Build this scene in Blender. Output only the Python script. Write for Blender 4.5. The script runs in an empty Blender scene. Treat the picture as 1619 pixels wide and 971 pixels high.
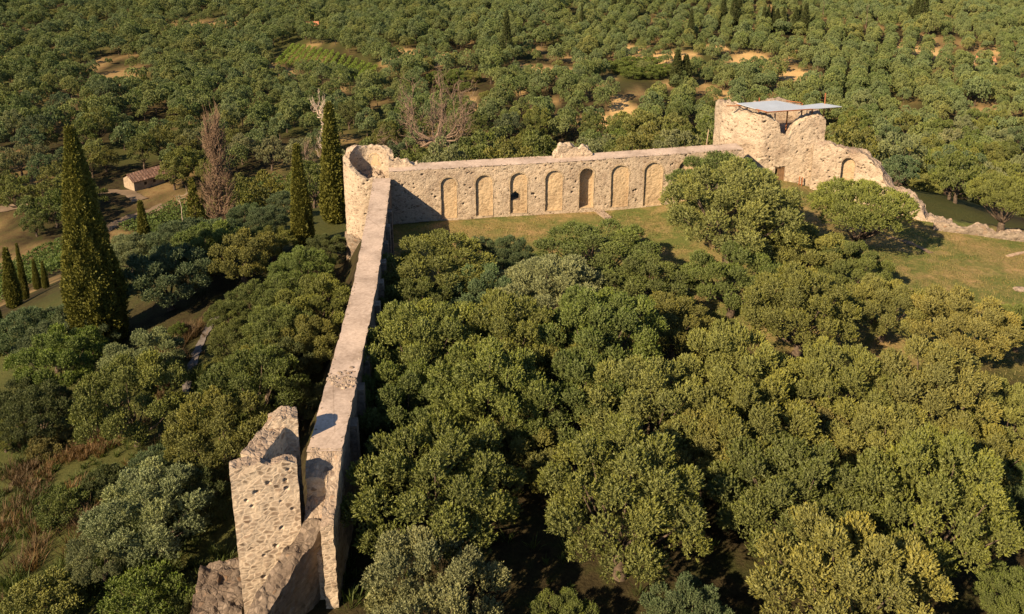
import bpy, math, random
import numpy as np
from mathutils import Vector

# ------------------------------------------------------------------ camera, sky, sun
S = bpy.context.scene
COL = S.collection
R = math.radians
PITCH, FPX, CAMZ, PY0 = 16.1, 1390.0, 31.8, 181.0   # photo space 1619 x 971; the lens is shifted down, so uprights stay nearly upright
cam_d = bpy.data.cameras.new('camera'); cam = bpy.data.objects.new('camera', cam_d); COL.objects.link(cam)
cam.location = (0, 0, CAMZ); cam.rotation_euler = (R(90 - PITCH), 0, 0)
cam_d.sensor_width = 36.0; cam_d.lens = 36.0 * FPX / 1619.0; cam_d.shift_y = -(485.5 - PY0) / 1619.0
cam_d.clip_start = 0.5; cam_d.clip_end = 6000
S.camera = cam

SUN_EL, SUN_AZ = 34.0, 224.0                     # azimuth clockwise from +Y (the view direction)
sdir = Vector((math.sin(R(SUN_AZ)) * math.cos(R(SUN_EL)), math.cos(R(SUN_AZ)) * math.cos(R(SUN_EL)), math.sin(R(SUN_EL))))
W = bpy.data.worlds.new('World'); S.world = W; W.use_nodes = True
wn = W.node_tree.nodes; wl = W.node_tree.links
sky = wn.new('ShaderNodeTexSky'); sky.sky_type = 'NISHITA'; sky.sun_disc = False
sky.sun_elevation = R(SUN_EL); sky.sun_rotation = R(SUN_AZ); sky.air_density = 0.8; sky.dust_density = 0.3
wl.new(sky.outputs[0], wn['Background'].inputs[0]); wn['Background'].inputs[1].default_value = 0.06
sl = bpy.data.lights.new('sun', 'SUN'); sl.energy = 5.0; sl.angle = R(0.6); sl.color = (1.0, 0.76, 0.485)
so = bpy.data.objects.new('sun', sl); COL.objects.link(so); so.location = (-60, -150, 120)
so.rotation_euler = sdir.to_track_quat('Z', 'Y').to_euler()
S.view_settings.view_transform = 'Standard'; S.view_settings.look = 'None'
S.view_settings.gamma = 1.0; S.view_settings.use_curve_mapping = False
S.view_settings.exposure = 1.28
try:
    S.cycles.max_bounces = 5; S.cycles.diffuse_bounces = 2; S.cycles.transmission_bounces = 3
    S.cycles.transparent_max_bounces = 4
except Exception:
    pass

# ------------------------------------------------------------------ small maths
rng = np.random.default_rng(7)
def ss(x):
    x = np.clip(x, 0, 1); return x * x * (3 - 2 * x)
_cp, _sp = math.cos(R(PITCH)), math.sin(R(PITCH))
def ray(px, py):
    a = (px - 809.5) / FPX; b = (PY0 - py) / FPX
    return np.array([a, _cp + b * _sp, -_sp + b * _cp])      # unit depth along the view axis
def at(px, py, z):
    d = ray(px, py); t = (z - CAMZ) / d[2]; return np.array([0, 0, CAMZ]) + d * t
def at_y(px, py, y):
    d = ray(px, py); t = y / d[1]; return np.array([0, 0, CAMZ]) + d * t
def proj(p):
    x, y, z = p[..., 0], p[..., 1], p[..., 2] - CAMZ
    dep = y * _cp - z * _sp; up = y * _sp + z * _cp
    return 809.5 + FPX * x / dep, PY0 - FPX * up / dep, dep

def hsh(ix, iy, iz, seed):
    h = (ix.astype(np.int64) * 374761393 + iy.astype(np.int64) * 668265263 + iz.astype(np.int64) * 2147483647 % 1000003 * 69069 + seed * 974711) & 0xffffffff
    h = ((h ^ (h >> 13)) * 1274126177) & 0xffffffff
    h = ((h ^ (h >> 16)) * 2246822519) & 0xffffffff
    h = h ^ (h >> 15)
    return (h & 0xffffff) / float(0xffffff)
def vnoise(p, seed=0):
    i = np.floor(p).astype(np.int64); f = p - i; f = f * f * (3 - 2 * f)
    out = 0
    for a in (0, 1):
        for b in (0, 1):
            for c in (0, 1):
                w = (f[:, 0] if a else 1 - f[:, 0]) * (f[:, 1] if b else 1 - f[:, 1]) * (f[:, 2] if c else 1 - f[:, 2])
                out = out + w * hsh(i[:, 0] + a, i[:, 1] + b, i[:, 2] + c, seed)
    return out * 2 - 1
def vec3noise(p, seed=0):
    return np.stack([vnoise(p, seed + k * 17) for k in range(3)], 1)
def n2(x, y, sc, seed=0):
    x = np.asarray(x, float); y = np.asarray(y, float)
    p = np.stack([x.ravel() / sc, y.ravel() / sc, np.zeros(x.size)], 1)
    return vnoise(p, seed).reshape(x.shape)

# ------------------------------------------------------------------ terrain shape
POLY = np.array([(-9.6, 31.0), (-12.4, 74.0), (24.0, 81.0), (33.0, 87.0), (40.5, 76.5), (48.0, 73.0), (75.0, 62.0), (95, 20), (95, -60), (-16, -60), (-12.5, 24)])
def sdist(x, y):
    """distance to the castle hilltop, 0 inside"""
    x = np.asarray(x, float); y = np.asarray(y, float)
    d = np.full(x.shape, 1e9); inside = np.zeros(x.shape, bool)
    n = len(POLY)
    for i in range(n):
        ax, ay = POLY[i]; bx, by = POLY[(i + 1) % n]
        ex, ey = bx - ax, by - ay
        t = np.clip(((x - ax) * ex + (y - ay) * ey) / (ex * ex + ey * ey), 0, 1)
        d = np.minimum(d, np.hypot(x - ax - t * ex, y - ay - t * ey))
        c = (ay > y) != (by > y)
        with np.errstate(divide='ignore', invalid='ignore'):
            xx = ax + (y - ay) * ex / (ey if ey else 1e-9)
        inside ^= c & (x < xx)
    return np.where(inside, 0.0, d), np.where(inside, d, 0.0)
def hgt(x, y):
    x = np.asarray(x, float); y = np.asarray(y, float)
    d, _ = sdist(x, y)
    zin = .2 - .2 * ss((y - 30) / 34) + 1.2 * ss((x - 8) / 20) * ss((y - 58) / 22) * (1 - 1.3 * ss((x - 26.5) / 7))
    fall = ss(d / 118)
    z = zin * (1 - ss(d / 60)) - 4.2 * ss(d / 3.5) - 35.8 * fall
    z = z + fall * (2.2 * n2(x, y, 70, 3) + 1.2 * n2(x, y, 31, 5)) + 0.25 * n2(x, y, 6, 9) * ss(d / 5)
    z = z + 10 * ss((np.hypot(x, y) - 420) / 900)
    return z
def ground(px, py, dz=0.0, tmin=22.0):
    d = ray(px, py); t = np.concatenate([np.arange(tmin, 150, .5), np.arange(150, 1400, 1.5)])
    P = np.array([0, 0, CAMZ]) + t[:, None] * d
    k = np.argmax(P[:, 2] < hgt(P[:, 0], P[:, 1]) + dz)
    lo, hi = t[max(k - 1, 0)], t[k]
    for _ in range(12):
        m = (lo + hi) / 2; p = np.array([0, 0, CAMZ]) + m * d
        if p[2] < float(hgt(p[0], p[1])) + dz: hi = m
        else: lo = m
    p = np.array([0, 0, CAMZ]) + hi * d
    return p, hi

# ------------------------------------------------------------------ mesh helpers
def make_mesh(name, V, F, mats, mi=None, attrs=None, smooth=False):
    """F: list of (n,k) int arrays"""
    V = np.asarray(V, np.float32); F = [np.asarray(f, np.int32) for f in F if len(f)]
    me = bpy.data.meshes.new(name)
    me.vertices.add(len(V)); me.vertices.foreach_set('co', V.ravel())
    nl = sum(f.size for f in F); npoly = sum(len(f) for f in F)
    me.loops.add(nl); me.loops.foreach_set('vertex_index', np.concatenate([f.ravel() for f in F]))
    me.polygons.add(npoly)
    tot = np.concatenate([np.full(len(f), f.shape[1]) for f in F]).astype(np.int32)
    st = np.concatenate([[0], np.cumsum(tot)[:-1]]).astype(np.int32)
    me.polygons.foreach_set('loop_start', st); me.polygons.foreach_set('loop_total', tot)
    if mi is not None: me.polygons.foreach_set('material_index', np.asarray(mi, np.int32))
    me.polygons.foreach_set('use_smooth', np.full(npoly, bool(smooth)))
    for k, a in (attrs or {}).items():
        at_ = me.attributes.new(k, 'FLOAT', 'POINT'); at_.data.foreach_set('value', np.asarray(a, np.float32))
    for m in (mats if isinstance(mats, (list, tuple)) else [mats]): me.materials.append(m)
    me.update(calc_edges=True); me.validate()
    return me
class MB:
    def __init__(s): s.sm = False; s.V = []; s.Q = []; s.T = []; s.n = 0; s.qm = []; s.tm = []
    def add(s, V, Q=(), T=(), m=0):
        V = np.asarray(V, float).reshape(-1, 3)
        if len(Q): s.Q.append(np.asarray(Q).reshape(-1, 4) + s.n); s.qm.append(np.full(len(s.Q[-1]), m))
        if len(T): s.T.append(np.asarray(T).reshape(-1, 3) + s.n); s.tm.append(np.full(len(s.T[-1]), m))
        s.V.append(V); s.n += len(V)
    def grid(s, P, keep=None, flip=False, m=0):
        a, b = P.shape[:2]; i = np.arange(a * b).reshape(a, b)
        q = np.stack([i[:-1, :-1], i[1:, :-1], i[1:, 1:], i[:-1, 1:]], -1)
        if flip: q = q[..., ::-1]
        q = q.reshape(-1, 4) if keep is None else q[keep]
        s.add(P.reshape(-1, 3), q, m=m)
    def box(s, lo, hi, m=0, M=None):
        x0, y0, z0 = lo; x1, y1, z1 = hi
        V = np.array([(x0, y0, z0), (x1, y0, z0), (x1, y1, z0), (x0, y1, z0), (x0, y0, z1), (x1, y0, z1), (x1, y1, z1), (x0, y1, z1)], float)
        if M is not None: V = M(V)
        s.add(V, [(0, 3, 2, 1), (4, 5, 6, 7), (0, 1, 5, 4), (1, 2, 6, 5), (2, 3, 7, 6), (3, 0, 4, 7)], m=m)
    def tube(s, pts, rad, n=6, m=0):
        pts = np.asarray(pts, float); rad = np.broadcast_to(np.asarray(rad, float), (len(pts),))
        tan = np.gradient(pts, axis=0); tan /= np.linalg.norm(tan, axis=1)[:, None] + 1e-9
        ref = np.array([0, 0, 1.0]) if abs(tan[0, 2]) < .8 else np.array([1.0, 0, 0])
        u = np.cross(tan, ref); u /= np.linalg.norm(u, axis=1)[:, None] + 1e-9
        v = np.cross(tan, u)
        a = np.arange(n) * 2 * math.pi / n
        P = pts[:, None] + rad[:, None, None] * (u[:, None] * np.cos(a)[None, :, None] + v[:, None] * np.sin(a)[None, :, None])
        i = np.arange(len(pts) * n).reshape(len(pts), n); j = np.roll(i, -1, 1)
        q = np.stack([i[:-1], j[:-1], j[1:], i[1:]], -1).reshape(-1, 4)
        V = np.concatenate([P.reshape(-1, 3), pts[:1], pts[-1:]]); c0, c1 = len(V) - 2, len(V) - 1
        t = [(c0, j[0, k], i[0, k]) for k in range(n)] + [(c1, i[-1, k], j[-1, k]) for k in range(n)]
        s.add(V, q, t, m=m)
    def mesh(s, name, mats, off=(0, 0, 0), smooth=False, attrs=None):
        smooth = smooth or s.sm
        V = np.concatenate(s.V) - np.asarray(off, float)
        F = [np.concatenate(s.Q)] if s.Q else []; mi = [np.concatenate(s.qm)] if s.Q else []
        if s.T: F.append(np.concatenate(s.T)); mi.append(np.concatenate(s.tm))
        return make_mesh(name, V, F, mats, np.concatenate(mi), attrs, smooth)

def tag(o, label=None, cat=None, group=None, kind=None):
    if label: o['label'] = label
    if cat: o['category'] = cat
    if group: o['group'] = group
    if kind: o['kind'] = kind
    return o
def thing(name, label, cat, loc=(0, 0, 0), rz=0, group=None):
    o = bpy.data.objects.new(name, None); COL.objects.link(o); o.empty_display_size = .3
    o.location = loc; o.rotation_euler = (0, 0, rz); return tag(o, label, cat, group)
def part(name, mesh, parent=None, label=None):
    o = bpy.data.objects.new(name, mesh); COL.objects.link(o); o.parent = parent
    if label: o['label'] = label
    return o
def struct(name, mesh, kind='structure', label=None):
    o = bpy.data.objects.new(name, mesh); COL.objects.link(o); o['kind'] = kind
    if label: o['label'] = label
    return o

# ------------------------------------------------------------------ materials
def new_mat(name):
    m = bpy.data.materials.new(name); m.use_nodes = True
    nt = m.node_tree; nt.nodes.clear(); return m, nt.nodes, nt.links
def node(N, t, **kw):
    n = N.new(t)
    for k, v in kw.items(): setattr(n, k, v)
    return n
def ramp(N, stops, interp='LINEAR'):
    r = N.new('ShaderNodeValToRGB'); r.color_ramp.interpolation = interp; e = r.color_ramp.elements
    while len(e) > 1: e.remove(e[-1])
    e[0].position = stops[0][0]; e[0].color = (*stops[0][1], 1)
    for p, c in stops[1:]:
        k = e.new(p); k.color = (*c, 1)
    return r
def mixc(N, L, fac, a, b, mode='MIX'):
    m = N.new('ShaderNodeMix'); m.data_type = 'RGBA'; m.blend_type = mode; m.clamp_factor = True
    for sock, v in ((m.inputs[0], fac), (m.inputs[6], a), (m.inputs[7], b)):
        if isinstance(v, (int, float)): sock.default_value = v
        elif isinstance(v, tuple): sock.default_value = (*v, 1)
        else: L.new(v, sock)
    return m.outputs[2]
def mth(N, L, op, a, b=None, c=None):
    m = N.new('ShaderNodeMath'); m.operation = op
    for k, v in enumerate((a, b, c)):
        if v is None: continue
        if isinstance(v, (int, float)): m.inputs[k].default_value = v
        else: L.new(v, m.inputs[k])
    return m.outputs[0]
def noise(N, L, vec, scale, detail=4, rough=.6):
    n = N.new('ShaderNodeTexNoise'); n.inputs['Scale'].default_value = scale; n.inputs['Detail'].default_value = detail
    n.inputs['Roughness'].default_value = rough; L.new(vec, n.inputs['Vector']); return n.outputs[0]
def finish(N, L, col, rough=.9, bump=None, bstr=.5, bdist=.05, spec=.2):
    b = N.new('ShaderNodeBsdfPrincipled'); o = N.new('ShaderNodeOutputMaterial')
    if isinstance(col, tuple): b.inputs['Base Color'].default_value = (*col, 1)
    else: L.new(col, b.inputs['Base Color'])
    b.inputs['Roughness'].default_value = rough; b.inputs['Specular IOR Level'].default_value = spec
    if bump is not None:
        bp = N.new('ShaderNodeBump'); bp.inputs['Strength'].default_value = bstr; bp.inputs['Distance'].default_value = bdist
        L.new(bump, bp.inputs['Height']); L.new(bp.outputs[0], b.inputs['Normal'])
    L.new(b.outputs[0], o.inputs[0]); return b

def stone_mat(name, sx=.36, sz=.22, cols=None, mortar=(.40, .33, .24), mw=.13, bst=.5):
    m, N, L = new_mat(name)
    tc = N.new('ShaderNodeTexCoord').outputs['Object']
    wob = N.new('ShaderNodeTexNoise'); wob.inputs['Scale'].default_value = 2.2; wob.inputs['Detail'].default_value = 2; L.new(tc, wob.inputs['Vector'])
    wv = N.new('ShaderNodeVectorMath'); wv.operation = 'MULTIPLY_ADD'; L.new(wob.outputs[1], wv.inputs[0]); wv.inputs[1].default_value = (.22, .22, .16); L.new(tc, wv.inputs[2])
    mp = N.new('ShaderNodeMapping'); mp.inputs['Scale'].default_value = (1 / sx, 1 / sx, 1 / sz); L.new(wv.outputs[0], mp.inputs[0])
    vo = N.new('ShaderNodeTexVoronoi'); vo.inputs['Scale'].default_value = 1.0; L.new(mp.outputs[0], vo.inputs['Vector'])
    ve = N.new('ShaderNodeTexVoronoi'); ve.feature = 'DISTANCE_TO_EDGE'; ve.inputs['Scale'].default_value = 1.0; L.new(mp.outputs[0], ve.inputs['Vector'])
    sp = N.new('ShaderNodeSeparateColor'); L.new(vo.outputs['Color'], sp.inputs[0])
    cols = cols or [(0, (.20, .15, .10)), (.22, (.34, .27, .19)), (.5, (.43, .35, .25)), (.75, (.50, .42, .31)), (.9, (.33, .30, .26)), (1, (.25, .17, .11))]
    rc = ramp(N, cols); L.new(sp.outputs[0], rc.inputs[0])
    mo = ramp(N, [(0, (1, 1, 1)), (mw * .5, (.8, .8, .8)), (mw, (0, 0, 0))]); L.new(ve.outputs[0], mo.inputs[0])
    big = noise(N, L, tc, .35, 5, .65); bigr = ramp(N, [(.3, (.52, .48, .46)), (.52, (.74, .73, .72)), (.75, (.86, .81, .75))]); L.new(big, bigr.inputs[0])
    fine = noise(N, L, tc, 9, 4, .7); finer = ramp(N, [(.25, (.72, .70, .66)), (.6, (1.08, 1.06, 1.02))]); L.new(fine, finer.inputs[0])
    pl = noise(N, L, tc, .9, 3); plr = ramp(N, [(.42, (0, 0, 0)), (.62, (.85, .85, .85))]); L.new(pl, plr.inputs[0])
    c = mixc(N, L, mo.outputs[0], rc.outputs[0], mortar)
    c = mixc(N, L, mth(N, L, 'MULTIPLY', plr.outputs[0], .45), c, mortar)
    c = mixc(N, L, 1.0, c, bigr.outputs[0], 'MULTIPLY'); c = mixc(N, L, 1.0, c, finer.outputs[0], 'MULTIPLY')
    hgt_ = mth(N, L, 'MULTIPLY_ADD', mth(N, L, 'MINIMUM', ve.outputs[0], .22), 3.0, mth(N, L, 'MULTIPLY', fine, .35))
    hgt_ = mth(N, L, 'ADD', hgt_, mth(N, L, 'MULTIPLY', sp.outputs[1], .5))
    finish(N, L, c, .95, hgt_, bst, .05, .1)
    return m
def plaster_mat(name, a, b, sc=1.4, bd=.02, cracks=True):
    m, N, L = new_mat(name); tc = N.new('ShaderNodeTexCoord').outputs['Object']
    n1 = noise(N, L, tc, sc, 6, .65); n2_ = noise(N, L, tc, sc * 9, 4, .7)
    r = ramp(N, [(.3, b), (.65, a)]); L.new(n1, r.inputs[0])
    r2 = ramp(N, [(.3, (.74, .72, .70)), (.65, (1.06, 1.05, 1.04))]); L.new(n2_, r2.inputs[0])
    c = mixc(N, L, 1.0, r.outputs[0], r2.outputs[0], 'MULTIPLY')
    if cracks:
        st = ramp(N, [(.32, (.60, .57, .54)), (.5, (.92, .91, .90)), (.68, (1.08, 1.06, 1.04))]); L.new(noise(N, L, tc, .42, 5, .7), st.inputs[0]); c = mixc(N, L, 1.0, c, st.outputs[0], 'MULTIPLY')
        mp = N.new('ShaderNodeMapping'); mp.inputs['Scale'].default_value = (.45, .12, .3); L.new(tc, mp.inputs[0])
        ve = N.new('ShaderNodeTexVoronoi'); ve.feature = 'DISTANCE_TO_EDGE'; ve.inputs['Scale'].default_value = 1.0; L.new(mp.outputs[0], ve.inputs['Vector'])
        cr = ramp(N, [(0, (.72, .70, .67)), (.008, (1, 1, 1))]); L.new(ve.outputs[0], cr.inputs[0])
        c = mixc(N, L, .8, c, cr.outputs[0], 'MULTIPLY')
    finish(N, L, c, .95, n2_, .6, bd, .1); return m
def leaf_mat(name, col=None, back=(.15, .16, .08), trans=.09, stops=None, var=.5):
    """col None: the tree's own colour comes from the object colour"""
    m, N, L = new_mat(name)
    oi = N.new('ShaderNodeObjectInfo'); ge = N.new('ShaderNodeNewGeometry')
    at_ = N.new('ShaderNodeAttribute'); at_.attribute_name = 'tint'
    if stops:
        r = ramp(N, stops); L.new(oi.outputs['Random'], r.inputs[0]); base = r.outputs[0]
    elif col is None: base = oi.outputs['Color']
    else:
        rgb = N.new('ShaderNodeRGB'); rgb.outputs[0].default_value = (*col, 1); base = rgb.outputs[0]
    tr = ramp(N, [(0, (1 - var * .55, 1 - var * .5, 1 - var * .45)), (.55, (1, 1, 1)), (1, (1 + var, 1 + var * .75, 1 + var * .2))]); L.new(at_.outputs['Fac'], tr.inputs[0])
    c = mixc(N, L, 1.0, base, tr.outputs[0], 'MULTIPLY')
    c2 = mixc(N, L, .35, c, back)
    cc = mixc(N, L, ge.outputs['Backfacing'], c, c2)
    b = N.new('ShaderNodeBsdfPrincipled'); L.new(cc, b.inputs['Base Color']); b.inputs['Roughness'].default_value = .62; b.inputs['Specular IOR Level'].default_value = .22
    t = N.new('ShaderNodeBsdfTranslucent'); tcx = mixc(N, L, 1.0, c, (1.25, 1.25, .55), 'MULTIPLY'); L.new(tcx, t.inputs[0])
    mx = N.new('ShaderNodeMixShader'); mx.inputs[0].default_value = trans; L.new(b.outputs[0], mx.inputs[1]); L.new(t.outputs[0], mx.inputs[2])
    o = N.new('ShaderNodeOutputMaterial'); L.new(mx.outputs[0], o.inputs[0]); return m
def bark_mat(name, a, b):
    m, N, L = new_mat(name); tc = N.new('ShaderNodeTexCoord').outputs['Object']
    n1 = noise(N, L, tc, 5, 5); r = ramp(N, [(.35, a), (.65, b)]); L.new(n1, r.inputs[0]); finish(N, L, r.outputs[0], .95, n1, .8, .03, .1); return m
def flat_mat(name, c, rough=.8, spec=.2, metal=0.0, sc=3.0, var=.25):
    m, N, L = new_mat(name); tc = N.new('ShaderNodeTexCoord').outputs['Object']
    n1 = noise(N, L, tc, sc, 5); r = ramp(N, [(.3, tuple(x * (1 - var) for x in c)), (.7, tuple(min(1, x * (1 + var)) for x in c))]); L.new(n1, r.inputs[0])
    b = finish(N, L, r.outputs[0], rough, n1, .3, .01, spec); b.inputs['Metallic'].default_value = metal; return m

M = {}
M['rubble'] = stone_mat('rubble_stone', .27, .18, [(0, (.13, .10, .078)), (.14, (.27, .215, .165)), (.35, (.44, .365, .285)), (.65, (.54, .46, .37)), (.86, (.40, .335, .275)), (1, (.24, .17, .125))], (.50, .425, .34), .2)
M['rubble_big'] = stone_mat('cobble_stone', .32, .21, [(0, (.10, .076, .058)), (.12, (.21, .158, .118)), (.35, (.33, .255, .195)), (.6, (.43, .35, .275)), (.8, (.34, .265, .21)), (.9, (.54, .455, .37)), (1, (.18, .13, .10))], (.58, .495, .40), .27, .36)
M['grey_rubble'] = stone_mat('grey_rubble', .34, .2, [(0, (.13, .11, .09)), (.3, (.22, .185, .155)), (.6, (.29, .245, .205)), (.85, (.36, .31, .26)), (1, (.24, .16, .11))], (.26, .22, .18))
M['ruin_top'] = stone_mat('weathered_top', .24, .24, [(0, (.15, .118, .10)), (.3, (.28, .23, .195)), (.6, (.37, .305, .26)), (.85, (.48, .41, .345)), (1, (.33, .22, .15))], (.35, .29, .24), .2, .9)
M['ledge_top'] = stone_mat('old_ledge', .26, .26, [(0, (.08, .064, .055)), (.3, (.15, .122, .103)), (.6, (.20, .163, .137)), (.85, (.30, .25, .21)), (1, (.20, .13, .085))], (.17, .14, .115), .2, .9)
M['walk'] = plaster_mat('lime_walkway', (.47, .39, .335), (.38, .315, .27), .6, .012)
M['niche'] = stone_mat('niche_lining', .34, .22, [(0, (.30, .22, .14)), (.2, (.42, .32, .21)), (.6, (.50, .39, .26)), (1, (.40, .30, .20))], (.52, .415, .285), .3, .4)
M['rim'] = stone_mat('arch_rim', .22, .14, [(0, (.36, .28, .19)), (.5, (.46, .37, .26)), (1, (.52, .43, .31))], (.46, .38, .28))
M['dark_wood'] = flat_mat('old_timber', (.16, .095, .05))
M['rust'] = flat_mat('rusty_iron', (.22, .085, .035), .75)
M['pole'] = flat_mat('weathered_pole', (.33, .24, .17))
M['sheet'] = flat_mat('zinc_sheet', (.42, .47, .53), .45, .4, .35, .8, .08)
M['bark'] = bark_mat('olive_bark', (.045, .034, .026), (.12, .09, .065))
M['dead'] = bark_mat('dead_wood', (.125, .088, .064), (.22, .16, .118))
M['dead_red'] = bark_mat('dead_wood_brown', (.11, .074, .05), (.19, .13, .088))
M['dead_pale'] = bark_mat('dead_wood_pale', (.36, .28, .22), (.52, .43, .35))
M['leaf'] = leaf_mat('olive_leaves')
M['leaf_far'] = leaf_mat('far_olive_leaves', stops=[(0, (0.097, 0.142, 0.046)), (0.25, (0.127, 0.173, 0.053)), (0.5, (0.163, 0.195, 0.059)), (0.72, (0.131, 0.184, 0.077)), (0.88, (0.104, 0.154, 0.06)), (1, (0.193, 0.206, 0.059))])
M['cyp'] = leaf_mat('cypress_leaves', (.120, .122, .024), (.10, .10, .02), .08, var=.45)
M['cyp_far'] = leaf_mat('far_cypress_leaves', (.050, .062, .020), (.05, .06, .02), .06, var=.4)
M['vine'] = leaf_mat('vine_leaves', (.16, .23, .035), (.15, .19, .06), .25, var=.4)
M['vine_dark'] = leaf_mat('vine_leaves_dark', (.095, .14, .035), (.10, .13, .05), .25, var=.4)
M['hut_wall'] = plaster_mat('hut_render', (.37, .30, .225), (.25, .21, .165), 1.5)

# ground
def ground_mat():
    m, N, L = new_mat('hill_ground'); tc = N.new('ShaderNodeTexCoord').outputs['Object']
    def A(n):
        a = N.new('ShaderNodeAttribute'); a.attribute_name = n; return a.outputs['Fac']
    n1 = noise(N, L, tc, .06, 6, .65); n2_ = noise(N, L, tc, .55, 5, .65); n3 = noise(N, L, tc, 5, 4, .7)
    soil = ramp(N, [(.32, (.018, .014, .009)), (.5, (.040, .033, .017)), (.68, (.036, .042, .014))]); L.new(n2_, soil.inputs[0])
    lawn = ramp(N, [(.36, (.30, .215, .11)), (.45, (.19, .16, .062)), (.53, (.095, .115, .034)), (.60, (.13, .14, .045)), (.68, (.24, .19, .085))]); L.new(n2_, lawn.inputs[0])
    lawn2 = ramp(N, [(.40, (.26, .175, .09)), (.54, (.09, .11, .034))]); L.new(noise(N, L, tc, .16, 4, .6), lawn2.inputs[0])
    straw = ramp(N, [(.3, (.40, .25, .115)), (.55, (.50, .35, .17)), (.75, (.33, .26, .10))]); L.new(n2_, straw.inputs[0])
    lawnc = mixc(N, L, .5, lawn.outputs[0], lawn2.outputs[0])
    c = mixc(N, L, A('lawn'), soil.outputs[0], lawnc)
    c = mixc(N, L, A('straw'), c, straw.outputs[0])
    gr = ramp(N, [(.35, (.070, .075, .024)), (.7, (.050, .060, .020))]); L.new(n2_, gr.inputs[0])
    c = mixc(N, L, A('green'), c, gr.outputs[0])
    v = ramp(N, [(.3, (.66, .66, .66)), (.7, (1.25, 1.22, 1.15))]); L.new(n3, v.inputs[0])
    c = mixc(N, L, 1.0, c, v.outputs[0], 'MULTIPLY')
    finish(N, L, c, 1.0, mth(N, L, 'ADD', n3, n2_), .7, .15, .05); return m
M['ground'] = ground_mat()
M['road'] = plaster_mat('dirt_road', (.20, .15, .105), (.12, .09, .06), .5, .05, False)
M['path'] = plaster_mat('stony_path', (.17, .155, .15), (.085, .075, .07), 1.6, .06, False)

# ------------------------------------------------------------------ ground sheet
# open clearings of dry ground on the plain (photo ellipses put on the terrain)
CLEAR = [(195, 118, 34, 12), (150, 100, 22, 7), (215, 140, 14, 8), (330, 38, 42, 9), (185, 35, 22, 6), (290, 45, 14, 8), (640, 82, 38, 9), (700, 90, 12, 5), (860, 112, 52, 6),
         (1010, 78, 22, 5), (1050, 92, 55, 11), (1180, 92, 30, 8), (1245, 116, 40, 9), (1130, 73, 18, 4), (205, 150, 8, 8), (985, 170, 24, 10), (955, 195, 22, 9), (985, 188, 16, 10),
         (1440, 78, 30, 4), (1515, 92, 45, 6), (90, 88, 14, 7), (20, 150, 14, 5), (480, 12, 18, 4), (250, 140, 16, 6), (120, 125, 12, 7), (745, 165, 10, 7)]
CLW = []
for cx, cy, rx, ry in CLEAR:
    p, t = ground(cx, cy); q, _ = ground(cx, cy - ry); q2, _ = ground(cx, cy + ry)
    CLW.append((p[0], p[1], rx * t / FPX, (q[1] - q2[1]) / 2))
def clear_mask(x, y):
    k = np.zeros(np.shape(x))
    for cx, cy, rx, ry in CLW:
        k = np.maximum(k, 1 - ((x - cx) / (rx * 1.2)) ** 2 - ((y - cy + .35 * ry) / (ry * 1.75)) ** 2)
    return k
def graded(a, b, lo, hi, step, grow=1.045):
    mid = list(np.arange(a, b + step / 2, step)); s = step; v = mid[0]; left = []
    while v > lo: s *= grow; v -= s; left.append(v)
    s = step; v = mid[-1]; right = []
    while v < hi: s *= grow; v += s; right.append(v)
    return np.array(left[::-1] + mid + right)
gx = graded(-75, 75, -2600, 2600, 1.0); gy = graded(12, 105, -300, 3500, 1.0)
GX, GY = np.meshgrid(gx, gy, indexing='ij'); GZ = hgt(GX, GY)
g = MB(); g.grid(np.stack([GX, GY, GZ], -1))
d_out, d_in = sdist(GX, GY)
edge_n = n2(GX, GY, 5, 21) * 3
lawn = (d_out <= 0) * ss((GY + edge_n - (52 - 0.16 * GX)) / 6)
straw = ss(clear_mask(GX, GY) * 1.5 + .15 + .5 * n2(GX, GY, 9, 2) + .3 * n2(GX, GY, 3.5, 4)) * (d_out > 60)
_gpx = proj(np.stack([GX, GY, GZ], -1))[0]; straw *= np.where(GY > 1, 0.5 + .5 * ss((_gpx - 380) / 200), 0)
green = np.clip(ss((n2(GX, GY, 24, 30) + .05) * 2.2) * (d_out > 4) * .8, 0, 1) * (1 - straw)
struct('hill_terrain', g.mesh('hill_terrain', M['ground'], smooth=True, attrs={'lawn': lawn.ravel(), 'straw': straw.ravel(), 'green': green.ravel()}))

def strip(name, pix, wid, mat, dz=.06, res=1.0, rag=.25):
    P = np.array([ground(*p)[0] for p in pix]); seg = np.r_[0, np.cumsum(np.linalg.norm(np.diff(P[:, :2], axis=0), axis=1))]
    s = np.arange(0, seg[-1], res); X = np.interp(s, seg, P[:, 0]); Y = np.interp(s, seg, P[:, 1])
    for _ in range(6):
        X[1:-1] = (X[:-2] + X[2:] + 2 * X[1:-1]) / 4; Y[1:-1] = (Y[:-2] + Y[2:] + 2 * Y[1:-1]) / 4
    tx, ty = np.gradient(X), np.gradient(Y); l = np.hypot(tx, ty); nx, ny = -ty / l, tx / l
    w = np.linspace(-.5, .5, 5)[None] * wid * (1 + rag * rng.normal(0, 1, (len(s), 1)) * .5)
    XX = X[:, None] + nx[:, None] * w; YY = Y[:, None] + ny[:, None] * w
    ZZ = hgt(XX, YY) + dz
    b = MB(); b.grid(np.stack([XX, YY, ZZ], -1), flip=True)
    return struct(name, b.mesh(name, mat, smooth=True)), np.stack([X, Y], 1)
_, ROAD = strip('dirt_road', [(-60, 345), (0, 331), (60, 322), (120, 313), (165, 303), (200, 303), (222, 318)], 3.2, M['road'], .12, 1.2)
_, ROAD2 = strip('dirt_track', [(155, 372), (185, 352), (215, 340), (250, 332), (262, 322)], 2.6, M['road'], .12, 1.2)
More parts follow.
